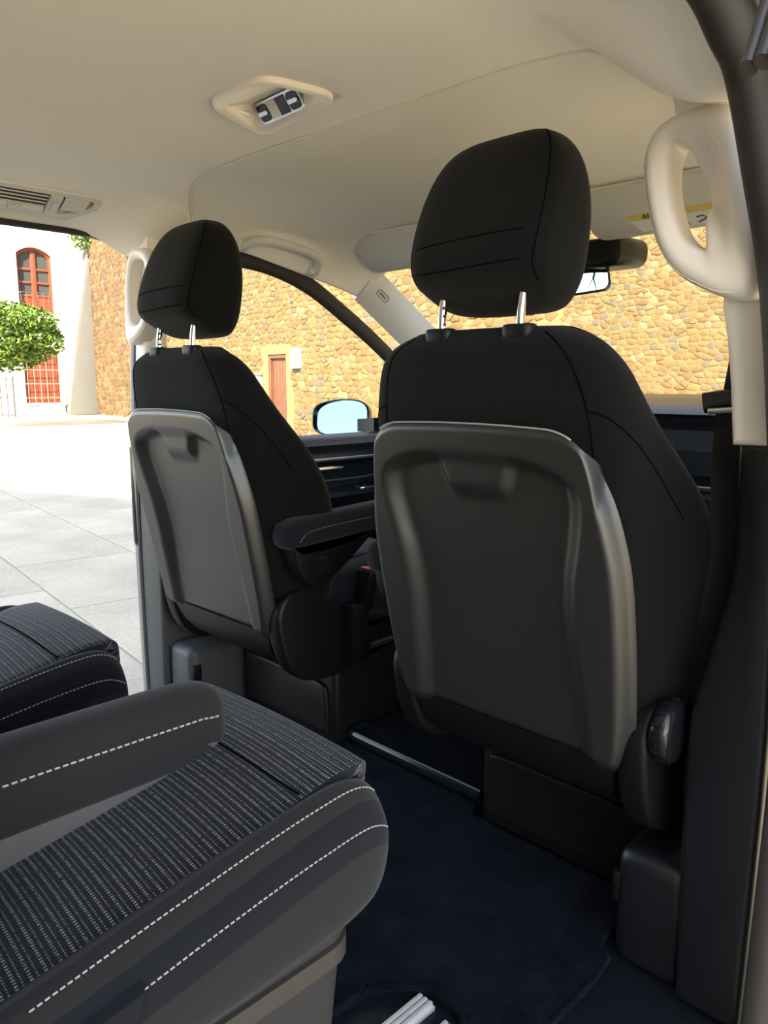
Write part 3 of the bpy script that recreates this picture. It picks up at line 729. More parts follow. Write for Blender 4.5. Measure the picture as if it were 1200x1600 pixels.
# --- pillar grab handles
for sx, lab in ((1, 'large beige loop grab handle on the right door pillar'), (-1, 'beige loop grab handle on the left door pillar behind the headrest')):
    g = thing('pillar_grab_handle', lab, 'handle', (sx*.80, 1.09, 1.10))
    O = [(.862, 1.10), (.861, 1.16), (.850, 1.235), (.828, 1.31), (.803, 1.345), (.765, 1.346), (.732, 1.340), (.706, 1.326), (.694, 1.297), (.697, 1.254), (.710, 1.200), (.728, 1.158), (.755, 1.127), (.79, 1.106), (.817, 1.094), (.845, 1.088)]
    I = [(.789, 1.162), (.785, 1.195), (.778, 1.238), (.767, 1.277), (.753, 1.298), (.741, 1.303), (.734, 1.292), (.732, 1.270), (.735, 1.240), (.746, 1.202), (.757, 1.180), (.773, 1.166)]
    if sx < 0: I = [(.822, 1.150), (.828, 1.20), (.818, 1.27), (.797, 1.308), (.768, 1.313), (.744, 1.305), (.735, 1.285), (.734, 1.25), (.742, 1.205), (.757, 1.172), (.778, 1.152), (.80, 1.143)]
    Os = [(sx*p.x, p.y) for p in spline([(a, b, 0) for a, b in O], 6, True)]
    n = len(Os); Isp = [(sx*p.x, p.y) for p in spline([(a, b, 0) for a, b in I], 8, True)]
    # match the opening outline to the outer outline by direction from the middle of the opening
    mid = (sx*.760, 1.233)
    def hit(o):
        d = (o[0]-mid[0], o[1]-mid[1]*1.0); L = math.hypot(*d); d = (d[0]/L, d[1]/L); best = None
        for a, b in zip(Isp, Isp[1:] + Isp[:1]):
            e = (b[0]-a[0], b[1]-a[1]); den = d[0]*e[1]-d[1]*e[0]
            if abs(den) < 1e-12: continue
            t = ((a[0]-mid[0])*e[1]-(a[1]-mid[1])*e[0])/den; q = ((a[0]-mid[0])*d[1]-(a[1]-mid[1])*d[0])/den
            if t > 0 and -1e-6 <= q <= 1+1e-6: best = max(best or 0, t)
        return (mid[0]+d[0]*(best or .01), mid[1]+d[1]*(best or .01))
    Is = [hit(o) for o in Os]
    dish = []
    for o in Os:
        dx, dz = sx*(o[0]-mid[0]), o[1]-mid[1]; L = math.hypot(dx, dz); dish.append(sm(.05, .75, dx/L)*sm(-.95, -.45, dz/L)*(1 if sx > 0 else 0))
    prof = [(0, 1.118, 0), (0, 1.085, 0), (.05, 1.074, 0), (.18, 1.067, 0), (.36, 1.064, 0), (.44, 1.064, .04), (.52, 1.064, .22), (.60, 1.065, .52), (.68, 1.066, .80), (.78, 1.067, .96), (.90, 1.070, 1.0), (.97, 1.075, 1.0), (1, 1.084, .95), (1, 1.118, .1)]
    rr = [[(lerp(o[0], i[0], t), min(1.1175, y + .030*dw*dd), lerp(o[1], i[1], t)) for o, i, dd in zip(Os, Is, dish)] for t, y, dw in prof]
    bm = B(); vs = [[bm.verts.new(p) for p in r] for r in rr]
    for a, b in zip(vs, vs[1:] + vs[:1]):
        for i in range(n): bm.faces.new((a[i], a[(i+1) % n], b[(i+1) % n], b[i]))
    link('loop', fix(bm), M['beige_smooth'], g, smooth=60)
    bm = tube(B(), [(lerp(o[0], i[0], .10), 1.0705, lerp(o[1], i[1], .10)) for o, i in list(zip(Os, Is))[30:90]], .0006, 5); link('mould_line', bm, M['beige'], g)

# --- windscreen, A-pillars
bm = B()
ws = lambda u, v: (lerp(-1, 1, u)*lerp(.70, .82, v), lerp(1.97, 2.90, v) - .10*(2*u-1)**2 - .0, lerp(1.42, .88, v) + .012*math.sin(PI*u))
grid(bm, ws, 16, 10); tag(link('window_1', bm, M['glass'], smooth=180), kind='structure')
for sx, nm in ((-1, 'trim_1'), (1, 'trim_2')):
    bm = B(); rings = []
    for t in range(11):
        v = t/10
        A = Vector((lerp(.785, .85, v), lerp(1.89, 2.72, v), lerp(1.268, .79, v))); Bq = Vector((lerp(.715, .80, v), lerp(1.93, 2.84, v), lerp(1.372, .885, v)))
        mid = (A+Bq)/2; outw = Vector((.8, .35, .45)).normalized()
        ring = [A + outw*.03, A, A.lerp(Bq, .25) - outw*.010, mid - outw*.014, A.lerp(Bq, .75) - outw*.010, Bq, Bq + outw*.03]
        rings.append([(sx*p.x, p.y, p.z) for p in ring])
    loft(bm, rings); ap = tag(link(nm, bm, M['greytrim'], smooth=50), kind='structure')
    if sx < 0:
        # round-cornered airbag badge moulded in the trim
        c = Vector((-.747, 1.985, 1.290)); ex = Vector((-.07, .87, -.48)).normalized(); nz = Vector((.8, -.35, -.45)).normalized(); nz = (nz - ex*nz.dot(ex)).normalized(); ey = nz.cross(ex).normalized(); c += nz*.012
        bm = tube(B(), [c + ex*a + ey*b for a, b in rrect(.060, .022, .009, 4)] + [c + ex*.030 + ey*.002], .0011, 5); link('airbag_badge', bm, M['rubber'], ap)
        mt = Matrix((ex, ey, nz)).transposed().to_euler()
        text('lettering', 'AIRBAG', .011, M['rubber'], ap, c, mt)
# --- front door windows
for sx, nm, dn in ((-1, 'window_2', 'door_1'), (1, 'window_3', 'door_2')):
    top = [(1.18, .80), (1.18, 1.30), (1.30, 1.352), (1.41, 1.360), (1.55, 1.345), (1.70, 1.30), (1.86, 1.22), (2.04, 1.12), (2.30, .95), (2.42, .80)]
    xa = lambda z: interp([(0.7, .885), (.8, .865), (1.36, .80)], z)
    T = [(p.x, p.y) for p in spline([(a, b, 0) for a, b in top[1:]], 5)]
    bm = B(); c = [bm.verts.new((sx*xa(z), y, z)) for y, z in T]; d = [bm.verts.new((sx*xa(.78), y, .78)) for y, z in T]
    for i in range(len(T)-1): bm.faces.new((c[i], c[i+1], d[i+1], d[i]))
    tag(link(nm, bm, M['glass'], smooth=180), kind='structure')
    dr = tag(bpy.data.objects.new(dn, None), kind='structure'); COL.objects.link(dr); dr.location = (sx*.85, 1.2, .1)
    fr = [(sx*(xa(z)-.004), y, z) for y, z in T]
    bm = tube(B(), fr, .014, 8, .030, up=(0, 0, 1)); link('window_frame', bm, M['rubber'], dr)
    # panel, extruded along y from a (x,z) section
    sec = [(.865, .80), (.845, .800), (.815, .785), (.800, .765), (.806, .742), (.806, .738), (.795, .733), (.790, .716), (.800, .706), (.835, .690), (.840, .640), (.832, .612), (.800, .606), (.765, .600), (.760, .585), (.775, .555), (.805, .52), (.810, .30), (.800, .12), (.865, .10)]
    bm = B(); loft(bm, [[(sx*a, y, b) for a, b in sec] for y in (1.19, 1.6, 2.0, 2.45)]); link('door_card', bm, M['dash'], dr, smooth=35)
    bm = tube(B(), [(sx*.788, y, .715 + .0*(y)) for y in (1.2, 1.8, 2.2, 2.4)], .005, 8, .007); link('trim_strip', bm, M['silver'], dr)
    bm = tube(B(), spline([(sx*.80, 1.5, .646), (sx*.80, 1.85, .640), (sx*.80, 2.02, .650), (sx*.80, 2.12, .705)], 6), .004, 8); link('pull_trim', bm, M['pillar_grey'], dr)
    bm = loft(B(), [[(sx*(.80+.012*math.cos(a)*k), y, .683+.010*math.sin(a)*k) for a in [i*PI/4 for i in range(8)]] for y, k in ((1.70, 1.1), (1.78, 1.0), (1.84, .4))]); link('release_lever', bm, M['silver'], dr)
    sp = link('switch_panel', prism(B(), [(sx*.79+p[0], 1.98+p[1]) for p in rrect(.055, .17, .02)], 'z', .598, .609, .002), M['silver'], dr)
    for y in (1.94, 2.0): link('window_switch', prism(B(), [(sx*.79+p[0], y+p[1]) for p in rrect(.034, .042, .006)], 'z', .607, .617, .002), M['gloss'], sp)
# --- exterior left mirror
mr = thing('side_mirror', 'black exterior door mirror reflecting blue sky outside the left front window', 'mirror', (-.93, 2.12, .80))
mx0 = Vector((-1.095, 2.10, .842))
fy = Vector((.42, -.88, .155)).normalized(); ex = Vector((0, 0, 1)).cross(fy).normalized(); ey = fy.cross(ex).normalized()
def mshape(k, d, w=.125, h=.076):
    o = []
    for i in range(28):
        a = 2*PI*i/28; ca_, sa_ = math.cos(a), math.sin(a)
        X = math.copysign(abs(ca_)**.62, ca_)*w*k; Z = math.copysign(abs(sa_)**.62, sa_)*h*k
        if X < 0 and Z > 0: Z *= 1 + .20*X/w
        o.append(mx0 + ex*X + ey*Z + fy*d)
    return o
bm = loft(B(), [mshape(.3, -.10), mshape(.75, -.075), mshape(.97, -.03), mshape(1, .0), mshape(1.0, .012), mshape(.955, .016), mshape(.92, -.022)]); link('housing', bm, M['gloss'], mr)
gn = Vector((.36, -.91, .19)).normalized(); gc = mx0 + fy*.004
def gflat(d): return [p + fy*(-(p-gc).dot(gn)/fy.dot(gn) + d) for p in mshape(.925, .006)]
bm = loft(B(), [gflat(-.004), gflat(.0)]); link('mirror_glass', bm, M['mirror'], mr)
bm = loft(B(), [[(-.865, 2.06, .80), (-.865, 2.20, .80), (-.865, 2.20, .85), (-.865, 2.06, .85)], [(-1.0, 2.10, .79), (-1.0, 2.16, .79), (-1.0, 2.16, .84), (-1.0, 2.10, .84)]]); link('mirror_arm', bm, M['plastic'], mr)

# --- dashboard and engine bulkhead
dh = thing('dashboard', 'black dashboard with a silver strip below the windscreen', 'dashboard', (0, 2.3, .2))
sec = [(2.86, .88), (2.50, .945), (2.25, .935), (2.14, .915), (2.10, .895), (2.15, .885), (2.16, .865), (2.09, .852), (2.05, .80), (2.05, .735), (2.08, .705), (2.08, .690), (2.03, .675), (2.03, .62), (2.10, .52), (2.22, .40), (2.3, .30), (2.9, .30)]
bm = loft(B(), [[(x, a, b) for a, b in sec] for x in (-.75, -.4, 0, .4, .75)]); link('moulding', bm, M['dash'], dh, smooth=35)
bm = B(); bxl(bm, (-.745, 2.068, .690), (.745, 2.09, .705), .003); link('silver_strip', bm, M['silver'], dh)
bm = B(); bxl(bm, (.38, 2.048, .64), (.72, 2.06, .672), .004); link('glovebox_lid', bm, M['plastic'], dh)
bm = B(); bxl(bm, (-.74, 2.3, -.0), (.74, 2.36, .45)); link('bulkhead', bm, M['plastic'], dh, smooth=None)
bm = B(); prism(bm, [(2.92, .87), (3.05, .86), (3.6, .62), (3.75, .3), (3.75, -.3), (2.92, -.3)], 'x', -.9, .9, .03); tag(link('bonnet', bm, M['paint']), kind='structure')  # van bonnet ahead of the windscreen, out of view

# --- cab floor with its edge strip
bm = B(); bxl(bm, (-.225, 1.345, -.01), (.252, 1.98, .035), .01); cf = tag(link('cab_carpet', bm, M['carpet'], smooth=40), 'raised dark blue carpet between the front seat bases', 'carpet')
bm = tube(B(), spline([(-.222, 1.40, .03), (-.220, 1.36, .03), (-.205, 1.338, .03), (-.1, 1.335, .03), (.1, 1.335, .03), (.235, 1.335, .03)], 6), .010, 10, .016); link('edge_strip', bm, M['gloss'], cf, label='gloss black strip along the carpet edge')

# ================================================================== ROOF FITTINGS
# rear climate switch console: a tray tapering to the rear with a switch bank at its front
rc = thing('roof_switch_console', 'beige ceiling console with two toggle switches and a dark display', 'console', (.10, .87, 1.465))
zt = 1.461
TO = [(.051, .806), (.152, .806), (.190, .850), (.196, .885), (.186, .936), (.138, .966), (-.003, .972), (-.040, .945), (-.040, .915), (-.013, .862)]
def round_poly(P, r, n=6):
    o = []; N = len(P)
    for i in range(N):
        a, b, c = Vector(P[i-1]), Vector(P[i]), Vector(P[(i+1) % N]); p = b + (a-b).normalized()*r; q = b + (c-b).normalized()*r
        for k in range(n+1):
            t = k/n; o.append(tuple(p*(1-t)**2 + b*2*t*(1-t) + q*t*t))
    return o
TP = round_poly([(.012, .796), (.180, .796), (.205, .945), (-.062, .975)], .045)
tc = (.078, .890)
def sc(k, kf=None): return [(tc[0]+(x-tc[0])*k, tc[1]+(y-tc[1])*(k if y < tc[1] or kf is None else kf)) for x, y in TP]
bm = B(); rs = []
for k, z in ((1.0, zt+.006), (1.0, zt-.001), (.97, zt-.005), (.90, zt-.004)): rs.append([(x, y, z) for x, y in sc(k)])
rs.append([(x, y, zt-.001) for x, y in sc(.80, .50)])
cl = lambda v, a, b: max(a, min(b, v))
dp = [(cl(x, -.002, .142), cl(y, .832, .915)) for x, y in sc(.80, .50)]
rs.append([(x, y, zt + .003 + .028*sm(.83, .91, y)) for x, y in dp])
vs = [[bm.verts.new(p) for p in r] for r in rs]; n = len(vs[0])
for a, b in zip(vs, vs[1:]):
    for i in range(n): bm.faces.new((a[i], a[(i+1) % n], b[(i+1) % n], b[i]))
bm.faces.new(vs[-1]); link('tray', fix(bm), M['beige_smooth'], rc, smooth=60)
cB = Vector((.070, .918, zt+.012)); ux = Vector((1, -.04, 0)).normalized(); nB = Vector((0.0, -.80, -.60)); nB = (nB - ux*nB.dot(ux)).normalized(); uy = nB.cross(ux).normalized()
if uy.z < 0: uy = -uy
def bank(o, d0, d1):
    bm = B(); loft(bm, [[cB + ux*a + uy*b + nB*d for a, b in o] for d in (d0, d1)]); return bm
link('switch_frame', bank(rrect(.128, .038, .012), -.004, .006), M['silver'], rc)
for nm, a0, w_, m_ in (('display', .012, .026, 'gloss'), ('display_cover', -.015, .026, 'greytrim')):
    link(nm, bank(rrect(w_, .031, .001, 2, a0), .004, .0075), M[m_], rc)
for a0 in (-.0455, .0445):
    tg = link('toggle_well', bank(rrect(.031, .030, .008, 4, a0), .0045, .0072), M['gloss'], rc)
    bm = bank(rrect(.027, .007, .003, 3, a0, .0), .007, .0105); link('toggle_bar', bm, M['silver'], tg)
# air vent panel over the left door
vp = thing('air_vent_panel', 'long grey air vent panel above the left door opening', 'vent', (-.75, .70, lz(-.75, .7)))
va, vb_ = .10, .952
def vpt(x, y, d): 
    z = lz(x, y); return (x, y, z - d - .24*max(0, -.704 - x))
def strip(bm, x0, x1, y0, y1, d0, d1, n=10):
    rings = []
    for k in range(n+1):
        y = lerp(y0, y1, k/n)
        rings.append([vpt(x0, y, d0), vpt(x1, y, d0), vpt(x1, y, d1), vpt(x0, y, d1)])
    return loft(bm, rings)
VO = [(-.700, va), (-.700, vb_-.03), (-.706, vb_-.008), (-.72, vb_), (-.742, vb_-.004), (-.775, vb_-.045), (-.79, vb_-.07), (-.793, va)]
VI = [(-.712, va+.01), (-.712, vb_-.035), (-.714, vb_-.024), (-.722, vb_-.02), (-.738, vb_-.022), (-.764, vb_-.053), (-.776, vb_-.078), (-.779, va+.01)]
bm = B(); q = [[bm.verts.new(vpt(x, y, d)) for x, y in o] for o, d in ((VO, -.035), (VO, .007), (VI, .0095), (VI, .0040))]
for a, b in zip(q, q[1:]):
    for i in range(len(VO)): bm.faces.new((a[i], a[(i+1) % 8], b[(i+1) % 8], b[i]))
link('frame', fix(bm), M['greytrim'], vp, smooth=50)
link('blank_cover', strip(B(), -.716, -.756, .858, .917, -.006, .0100, 4), M['greytrim'], vp)
link('wheel_mount', strip(B(), -.715, -.774, .822, .852, -.006, .0115, 2), M['greytrim'], vp)
link('thumb_wheel', strip(B(), -.727, -.757, .831, .843, 0, .0165, 2), M['silver'], vp)
link('vent_backing', strip(B(), -.713, -.760, va+.01, .915, -.006, .0048, 12), M['rubber'], vp)
for k in range(4):
    x = -.7235 - k*.0110; link('slat', strip(B(), x, x-.0030, va+.02, .820, .004, .0066, 6), M['greytrim'], vp)
link('lower_rail', strip(B(), -.764, -.776, va+.02, .820, -.006, .0115, 6), M['greytrim'], vp)
link('slider', strip(B(), -.760, -.770, .735, .77, 0, .0145, 2), M['silver'], vp)
# roof grab handle above the left front window
gh = thing('roof_grab_handle', 'grey swing-down grab handle above the left front window', 'handle', (-.70, 1.52, 1.41))
def ghp(y, dn): x = -.757 + .072*dn; return Vector((x, y, lz(x, y) - .008 - .018*sm(0, .5, dn)))
P = [ghp(1.395, .0), ghp(1.398, .40), ghp(1.415, .75), ghp(1.46, .95), ghp(1.53, 1.0), ghp(1.61, .95), ghp(1.655, .75), ghp(1.672, .40), ghp(1.675, .0)]
bm = tube(B(), spline(P, 6), .0125, 12, .0155, up=(1, 0, 0)); link('grip', bm, M['greytrim'], gh)
for y in (1.395, 1.675):
    bm = B(); c = ghp(y, .1); box(bm, c, (.030, .036, .032), .008, 3); link('hinge_cover', bm, M['greytrim'], gh)
# sun visors
def visor(x0, x1, lab, label_card):
    v = thing('sun_visor', lab, 'visor', ((x0+x1)/2, 1.80, 1.41))
    y0, z0, y1, z1 = 1.745, 1.442, 1.862, 1.345
    o = [(p[0], p[1]) for p in rrect(x1-x0, .152, .035, 5, (x0+x1)/2, 0)]
    d = Vector((0, y1-y0, z1-z0)).normalized(); nrm = Vector((0, d.z, -d.y)); mid = Vector((0, (y0+y1)/2, (z0+z1)/2))
    P = lambda a, b, t: mid + Vector((a, 0, 0)) - d*b + nrm*t
    bm = B(); cxm = (x0+x1)/2
    loft(bm, [[P(cxm+(a-cxm)*k, b*(1-(1-k)*4), t) for a, b in o] for k, t in ((.985, -.011), (1, -.006), (1, .006), (.985, .011))]); link('pad', bm, M['greytrim'], v, smooth=50)
    bm = tube(B(), [P(x0+.03, .072, 0), P(x1-.01, .072, 0)], .006, 8); link('hinge_rod', bm, M['beige'], v)
    if label_card:
        lx0, lx1 = .275, .52
        bm = B(); loft(bm, [[P(a, b, t) for a, b in ((lx0, -.012), (lx1, -.012), (lx1, -.062), (lx0+.03, -.062))] for t in (.0112, .0116)]); lc = link('warning_label', bm, M['label_white'], v, smooth=None)
        bm = B(); loft(bm, [[P(a, b, t) for a, b in ((lx0, -.008), (lx1, -.008), (lx1, -.026), (lx0+.012, -.026))] for t in (.0114, .0119)]); link('label_header', bm, M['label_yellow'], lc, smooth=None)
        rot = Matrix((Vector((1, 0, 0)), -d, Vector((1, 0, 0)).cross(-d))).transposed().to_euler()
        text('lettering', 'AIRBAG', .020, M['ink'], lc, P(.352, -.017, .0125), rot)
        bm = B()
        for a0 in (.365, .455):
            tube(bm, [P(a0-.012, -.040, .0122), P(a0+.004, -.038, .0122), P(a0+.012, -.046, .0122), P(a0-.010, -.055, .0122)], .0016, 5)
            tube(bm, [P(a0+.022+.008*math.cos(k/10*2*PI), -.045+.008*math.sin(k/10*2*PI), .0122) for k in range(11)], .0009, 5)
        tube(bm, [P(.405, -.030, .0122), P(.425, -.060, .0122)], .0007, 5)
        for r in range(4):
            tube(bm, [P(.478, -.033-r*.006, .0122), P(.512, -.033-r*.006, .0122)], .0006, 4)
        link('pictograms', bm, M['ink'], lc)
    return v
visor(-.665, -.16, 'left sun visor folded up, light grey, beside the left grab handle', False)
visor(.17, .665, 'right sun visor carrying a yellow and white airbag warning label', True)
# overhead console between the visors
oc = thing('overhead_console', 'grey overhead console between the two sun visors', 'console', (0, 1.8, 1.42))
bm = loft(B(), [[(x*k, y, z) for x, z in ((-.13, 1.45), (-.12, 1.40-dz), (-.07, 1.385-dz), (.07, 1.385-dz), (.12, 1.40-dz), (.13, 1.45))] for y, k, dz in ((1.70, 1.0, -.03), (1.76, 1.0, .0), (1.86, .95, .025), (1.92, .8, .02), (1.95, .6, -.01))]); link('body', bm, M['greytrim'], oc)
bm = B(); box(bm, (0, 1.80, 1.382), (.11, .05, .006), .002, rot=None); link('reading_lamp', bm, M['white'], oc)
# sensor housing + interior mirror
sh_ = thing('sensor_housing', 'black ribbed camera housing behind the interior mirror at the windscreen', 'housing', (.10, 1.93, 1.33))
bm = loft(B(), [[(.095+a*k, y, z+b*k) for a, b in rrect(.27, .075, .03)] for y, z, k in ((1.87, 1.318, .80), (1.885, 1.318, .96), (1.93, 1.322, 1), (2.02, 1.325, 1), (2.04, 1.325, .9))]); link('cover', bm, M['plastic'], sh_)
for k in range(9):
    bm = B(); box(bm, (.195+.0012*k, 1.878+.002*k, 1.345-.006*k), (.03, .006, .0028), .001, 1); link('vent_fin', bm, M['pillar_grey'], sh_)
im = thing('interior_mirror', 'rectangular interior rear-view mirror hanging below the sensor housing', 'mirror', (.09, 1.85, 1.24))
ml = Vector((.082, 1.848, 1.243)); fy2 = Vector((.66, -.75, -.03)).normalized(); ex2 = Vector((0, 0, 1)).cross(fy2).normalized(); ex2 = (ex2 + Vector((0, 0, .15))).normalized(); ey2 = fy2.cross(ex2).normalized()
fr = lambda k, d, g=0: [ml + ex2*a + ey2*b + fy2*d for a, b in rrect(.245*k-g, .072*k-g, .018*k)]
bm = loft(B(), [fr(.7, -.035), fr(.95, -.022), fr(1, -.006), fr(1, .004), fr(1, .006, .010), fr(1, .003, .012)]); link('shell', bm, M['gloss'], im)
bm = loft(B(), [fr(1, .0032, .013), fr(1, .0042, .013)]); link('mirror_glass', bm, M['mirror'], im)
bm = tube(B(), [ml - fy2*.02, Vector((.09, 1.885, 1.252)), Vector((.09, 1.895, 1.256))], .009, 8); link('stalk', bm, M['gloss'], im)
bm = B(); box(bm, ml + Vector((.005, -.005, -.043)), (.018, .012, .016), .003); link('dimming_lever', bm, M['gloss'], im)

# ================================================================== FRONT SEATS
def front_seat(cx, io, lab):
    """cx centre line; io = +1 when the outer side is +x"""
    t = thing('front_seat', lab, 'car seat', (cx, 1.30, 0))
    YB = lambda z: 1.085 - (z-.36)*.205                            # rear face of the backrest
    X = lambda w: cx + w
    # --- backrest cloth body
    HW = [(.36, .25), (.45, .285), (.60, .312), (.70, .334), (.78, .324), (.85, .296), (.90, .270), (.96, .247), (1.005, .232), (1.035, .208), (1.055, .178), (1.066, .138)]
    DW = [(.36, .17), (.50, .21), (.72, .21), (.82, .19), (.92, .15), (1.0, .125), (1.04, .11), (1.066, .085)]
    DC = [(.36, .13), (.6, .115), (.9, .105), (1.0, .10), (1.066, .08)]
    rings = []
    for z in (.36, .40, .48, .60, .70, .78, .85, .91, .96, 1.0, 1.03, 1.05, 1.062, 1.066):
        hw, dw, dc = sinterp(HW, z), sinterp(DW, z), sinterp(DC, z)
        tp = sm(1.03, 1.066, z); r0 = .010 + tp*.03
        hr_ = min(hw, .262)
        half = [(0, r0), (.5*hr_, r0), (hr_-.045, r0+.002), (hr_-.012, r0+.02), (hr_, r0+.045), (lerp(hr_, hw, .8), lerp(r0, dw, .62)), (hw-.004, dw-.025), (hw-.04, dw), (hw-.075, dw-.012), (.55*hw, dc+.012), (.3*hw, dc)]
        pts = half + [(0, dc)] + [(-a, b) for a, b in reversed(half[1:])]
        rings.append([(X(a), YB(z) + b, z) for a, b in pts])
    bm = loft(B(), rings); br = link('backrest', bm, M['cloth'], t, sub=2)
    # seam lines on the cloth above and beside the shell
    for s in (1, -1):
        bm = tube(B(), snap(br, spline([(X(s*.130), YB(1.06)+.03, 1.062), (X(s*.165), YB(1.04)+.012, 1.035), (X(s*.192), YB(.98)+.006, .98), (X(s*.203), YB(.93)+.006, .93), (X(s*.208), YB(.87)+.006, .87)], 8)), .0014, 5); link('seam', bm, M['thread_dark'], t)
        bm = tube(B(), snap(br, spline([(X(s*.203), YB(.94)+.006, .94), (X(s*.240), YB(.92)+.02, .925), (X(s*.28), YB(.86)+.06, .87), (X(s*.31), YB(.78)+.10, .78)], 8)), .0012, 5); link('seam', bm, M['thread_dark'], t)
    # --- plastic back shell
    SW = [(.36, .235), (.42, .250), (.55, .259), (.68, .262), (.76, .260), (.83, .250), (.88, .238), (.915, .224)]
    IW = [(.36, .176), (.48, .170), (.60, .162), (.68, .166), (.74, .178), (.80, .186), (.87, .175)]
    def zt_(w):
        q = max(0, min(.075, abs(w)-.149)); return .917 - .008*(w/.22)**2 - (.075 - math.sqrt(max(0, .075**2-q*q)))*.85
    def shell(u, v):
        p = u*2-1; p = math.copysign(abs(p)**.9, p)
        z = .36 + (1-(1-v)**1.15)*(.555)
        hw = sinterp(SW, z); w_ = p*hw
        z = .36 + (z-.36)*(zt_(w_)-.36)/.555
        e = sm(.90, 1.0, abs(p)); et = sm(.955, 1.0, v); eb = sm(.05, 0, v)
        d = -.022 + .032*e**1.6 + .006*et**2*(1-e) + .018*eb**2
        iw = sinterp(IW, z)
        zi = .868 - .030*(abs(w_)/.18)**3
        m = sm(-.020, .022, iw-abs(w_)) * sm(-.008, .018, zi-z) 
        d += .026*m*lerp(.65, 1.0, sm(.36, .60, z))
        # finger scoop / hook boss hanging from the top edge of the recess
        k = max(0, .872-z); wd = .080 - .32*k
        q = sm(-.012, .016, wd-abs(w_-.0)) * sm(.785, .822, z) * m
        d -= .017*q
        return (X(w_), YB(z) + d, z)
    bm = grid(B(), shell, 110, 110); link('back_shell', bm, M['shell'], t, smooth=180)
    lip = [shell(k/50, 1.0) for k in range(4, 47)]
    bm = tube(B(), [(a, b-.004, c+.001) for a, b, c in lip], .0016, 6); link('shell_lip', bm, M['jamb'], t, smooth=180)
    # --- skirt under the shell
    rings = []
    for z, y0 in ((.375, 1.080), (.355, 1.083), (.32, 1.098), (.285, 1.125), (.27, 1.16)):
        hw = interp([(.27, .19), (.375, .222)], z)
        rings.append([(X(a), y0 + b, z) for a, b in ((-hw, .0), (-hw*.5, -.003), (0, -.004), (hw*.5, -.003), (hw, .0), (hw, .06), (-hw, .06))])
    bm = loft(B(), rings); link('lower_skirt', bm, M['plastic'], t, smooth=50)
    # --- side recliner cover (inner) and tilt knob (outer)
    for s in (1, -1):
        o = spline([(1.07, .40, 0), (1.085, .46, 0), (1.13, .485, 0), (1.20, .47, 0), (1.30, .40, 0), (1.38, .33, 0), (1.36, .25, 0), (1.20, .235, 0), (1.11, .28, 0)], 5, True)
        bm = prism(B(), [(p.x, p.y) for p in o], 'x', min(X(s*.222), X(s*.275)), max(X(s*.222), X(s*.275)), .012, 3)
        link('side_cover', bm, M['plastic'], t)
    KY = 1.115 if io > 0 else 1.19; bm = B()
    rings = []
    for d, r in ((.0, .044), (.006, .050), (.024, .050), (.031, .044), (.033, .034)):
        rings.append([(X(io*(.276+d)), KY + r*math.cos(2*PI*k/40), 0.445 + r*math.sin(2*PI*k/40)) for k in range(40)])
    loft(bm, rings); kn = link('recline_knob', bm, M['gloss'], t, smooth=50)
    for k in range(14):
        a = 2*PI*k/14; bm = B()
        box(bm, (0, 0, 0), (.018, .006, .0035), .0015, 2, Matrix.Rotation(a + PI/2, 3, 'X'))
        bmesh.ops.translate(bm, verts=bm.verts, vec=(X(io*.291), KY + .0505*math.cos(a), .445 + .0505*math.sin(a))); link('grip_ridge', bm, M['gloss'], kn)
    # --- headrest
    rings = []
    TB = [(1.088, .080, 1.040, 1.085), (1.098, .108, 1.010, 1.102), (1.126, .128, .962, 1.114), (1.150, .1375, .934, 1.120), (1.20, .1405, .944, 1.127), (1.25, .138, .962, 1.128), (1.300, .128, .984, 1.122), (1.335, .110, 1.006, 1.108), (1.355, .086, 1.026, 1.094), (1.363, .055, 1.042, 1.080)]
    for z, hw, y0, y1 in TB:
        rr = []
        for k in range(24):
            a = 2*PI*k/24; c_, s_ = math.cos(a), math.sin(a)
            ex_ = .46 if s_ < 0 else .75
            rr.append((X(math.copysign(abs(c_)**.50, c_)*hw), (y0+y1)/2 + math.copysign(abs(s_)**ex_, s_)*(y1-y0)/2, z))
        rings.append(rr)
    hr = link('headrest', loft(B(), rings), M['cloth'], t, sub=2)
    for zz, yy in ((1.152, .940), (1.196, .9455)):
        hwz = .104
        bm = tube(B(), snap(hr, [(X(hwz*k/8), yy, zz + .004*(k/8)) for k in range(-8, 9)]), .0010, 5); link('seam', bm, M['thread_dark'], hr)
    for s in (1, -1):
        bm = tube(B(), snap(hr, spline([(X(s*hw*.90), y0 + .012, z) for z, hw, y0, y1 in TB[2:9]], 6), .0002), .0010, 5); link('seam', bm, M['thread_dark'], hr)
    for s, nt_ in ((1, False), (-1, True)):
        bm = tube(B(), [(X(s*.078), .985, 1.045), (X(s*.078), .988, 1.09), (X(s*.078), .996, 1.135)], .0068, 14); po = link('headrest_post', bm, M['chrome'], t)
        if nt_:
            for k in range(4):
                bm = B(); box(bm, (X(s*.078-s*.0055), .986, 1.062+k*.013), (.004, .006, .005), .001, 1); link('notch', bm, M['ink'], po)
        bm = B(); o = rrect(.056, .034, .016, 5, X(s*.078), .985)
        prism(bm, o, 'z', 1.045, 1.068, .005, 2); link('post_sleeve', bm, M['plastic'], t)
    # --- cushion
    rings = []
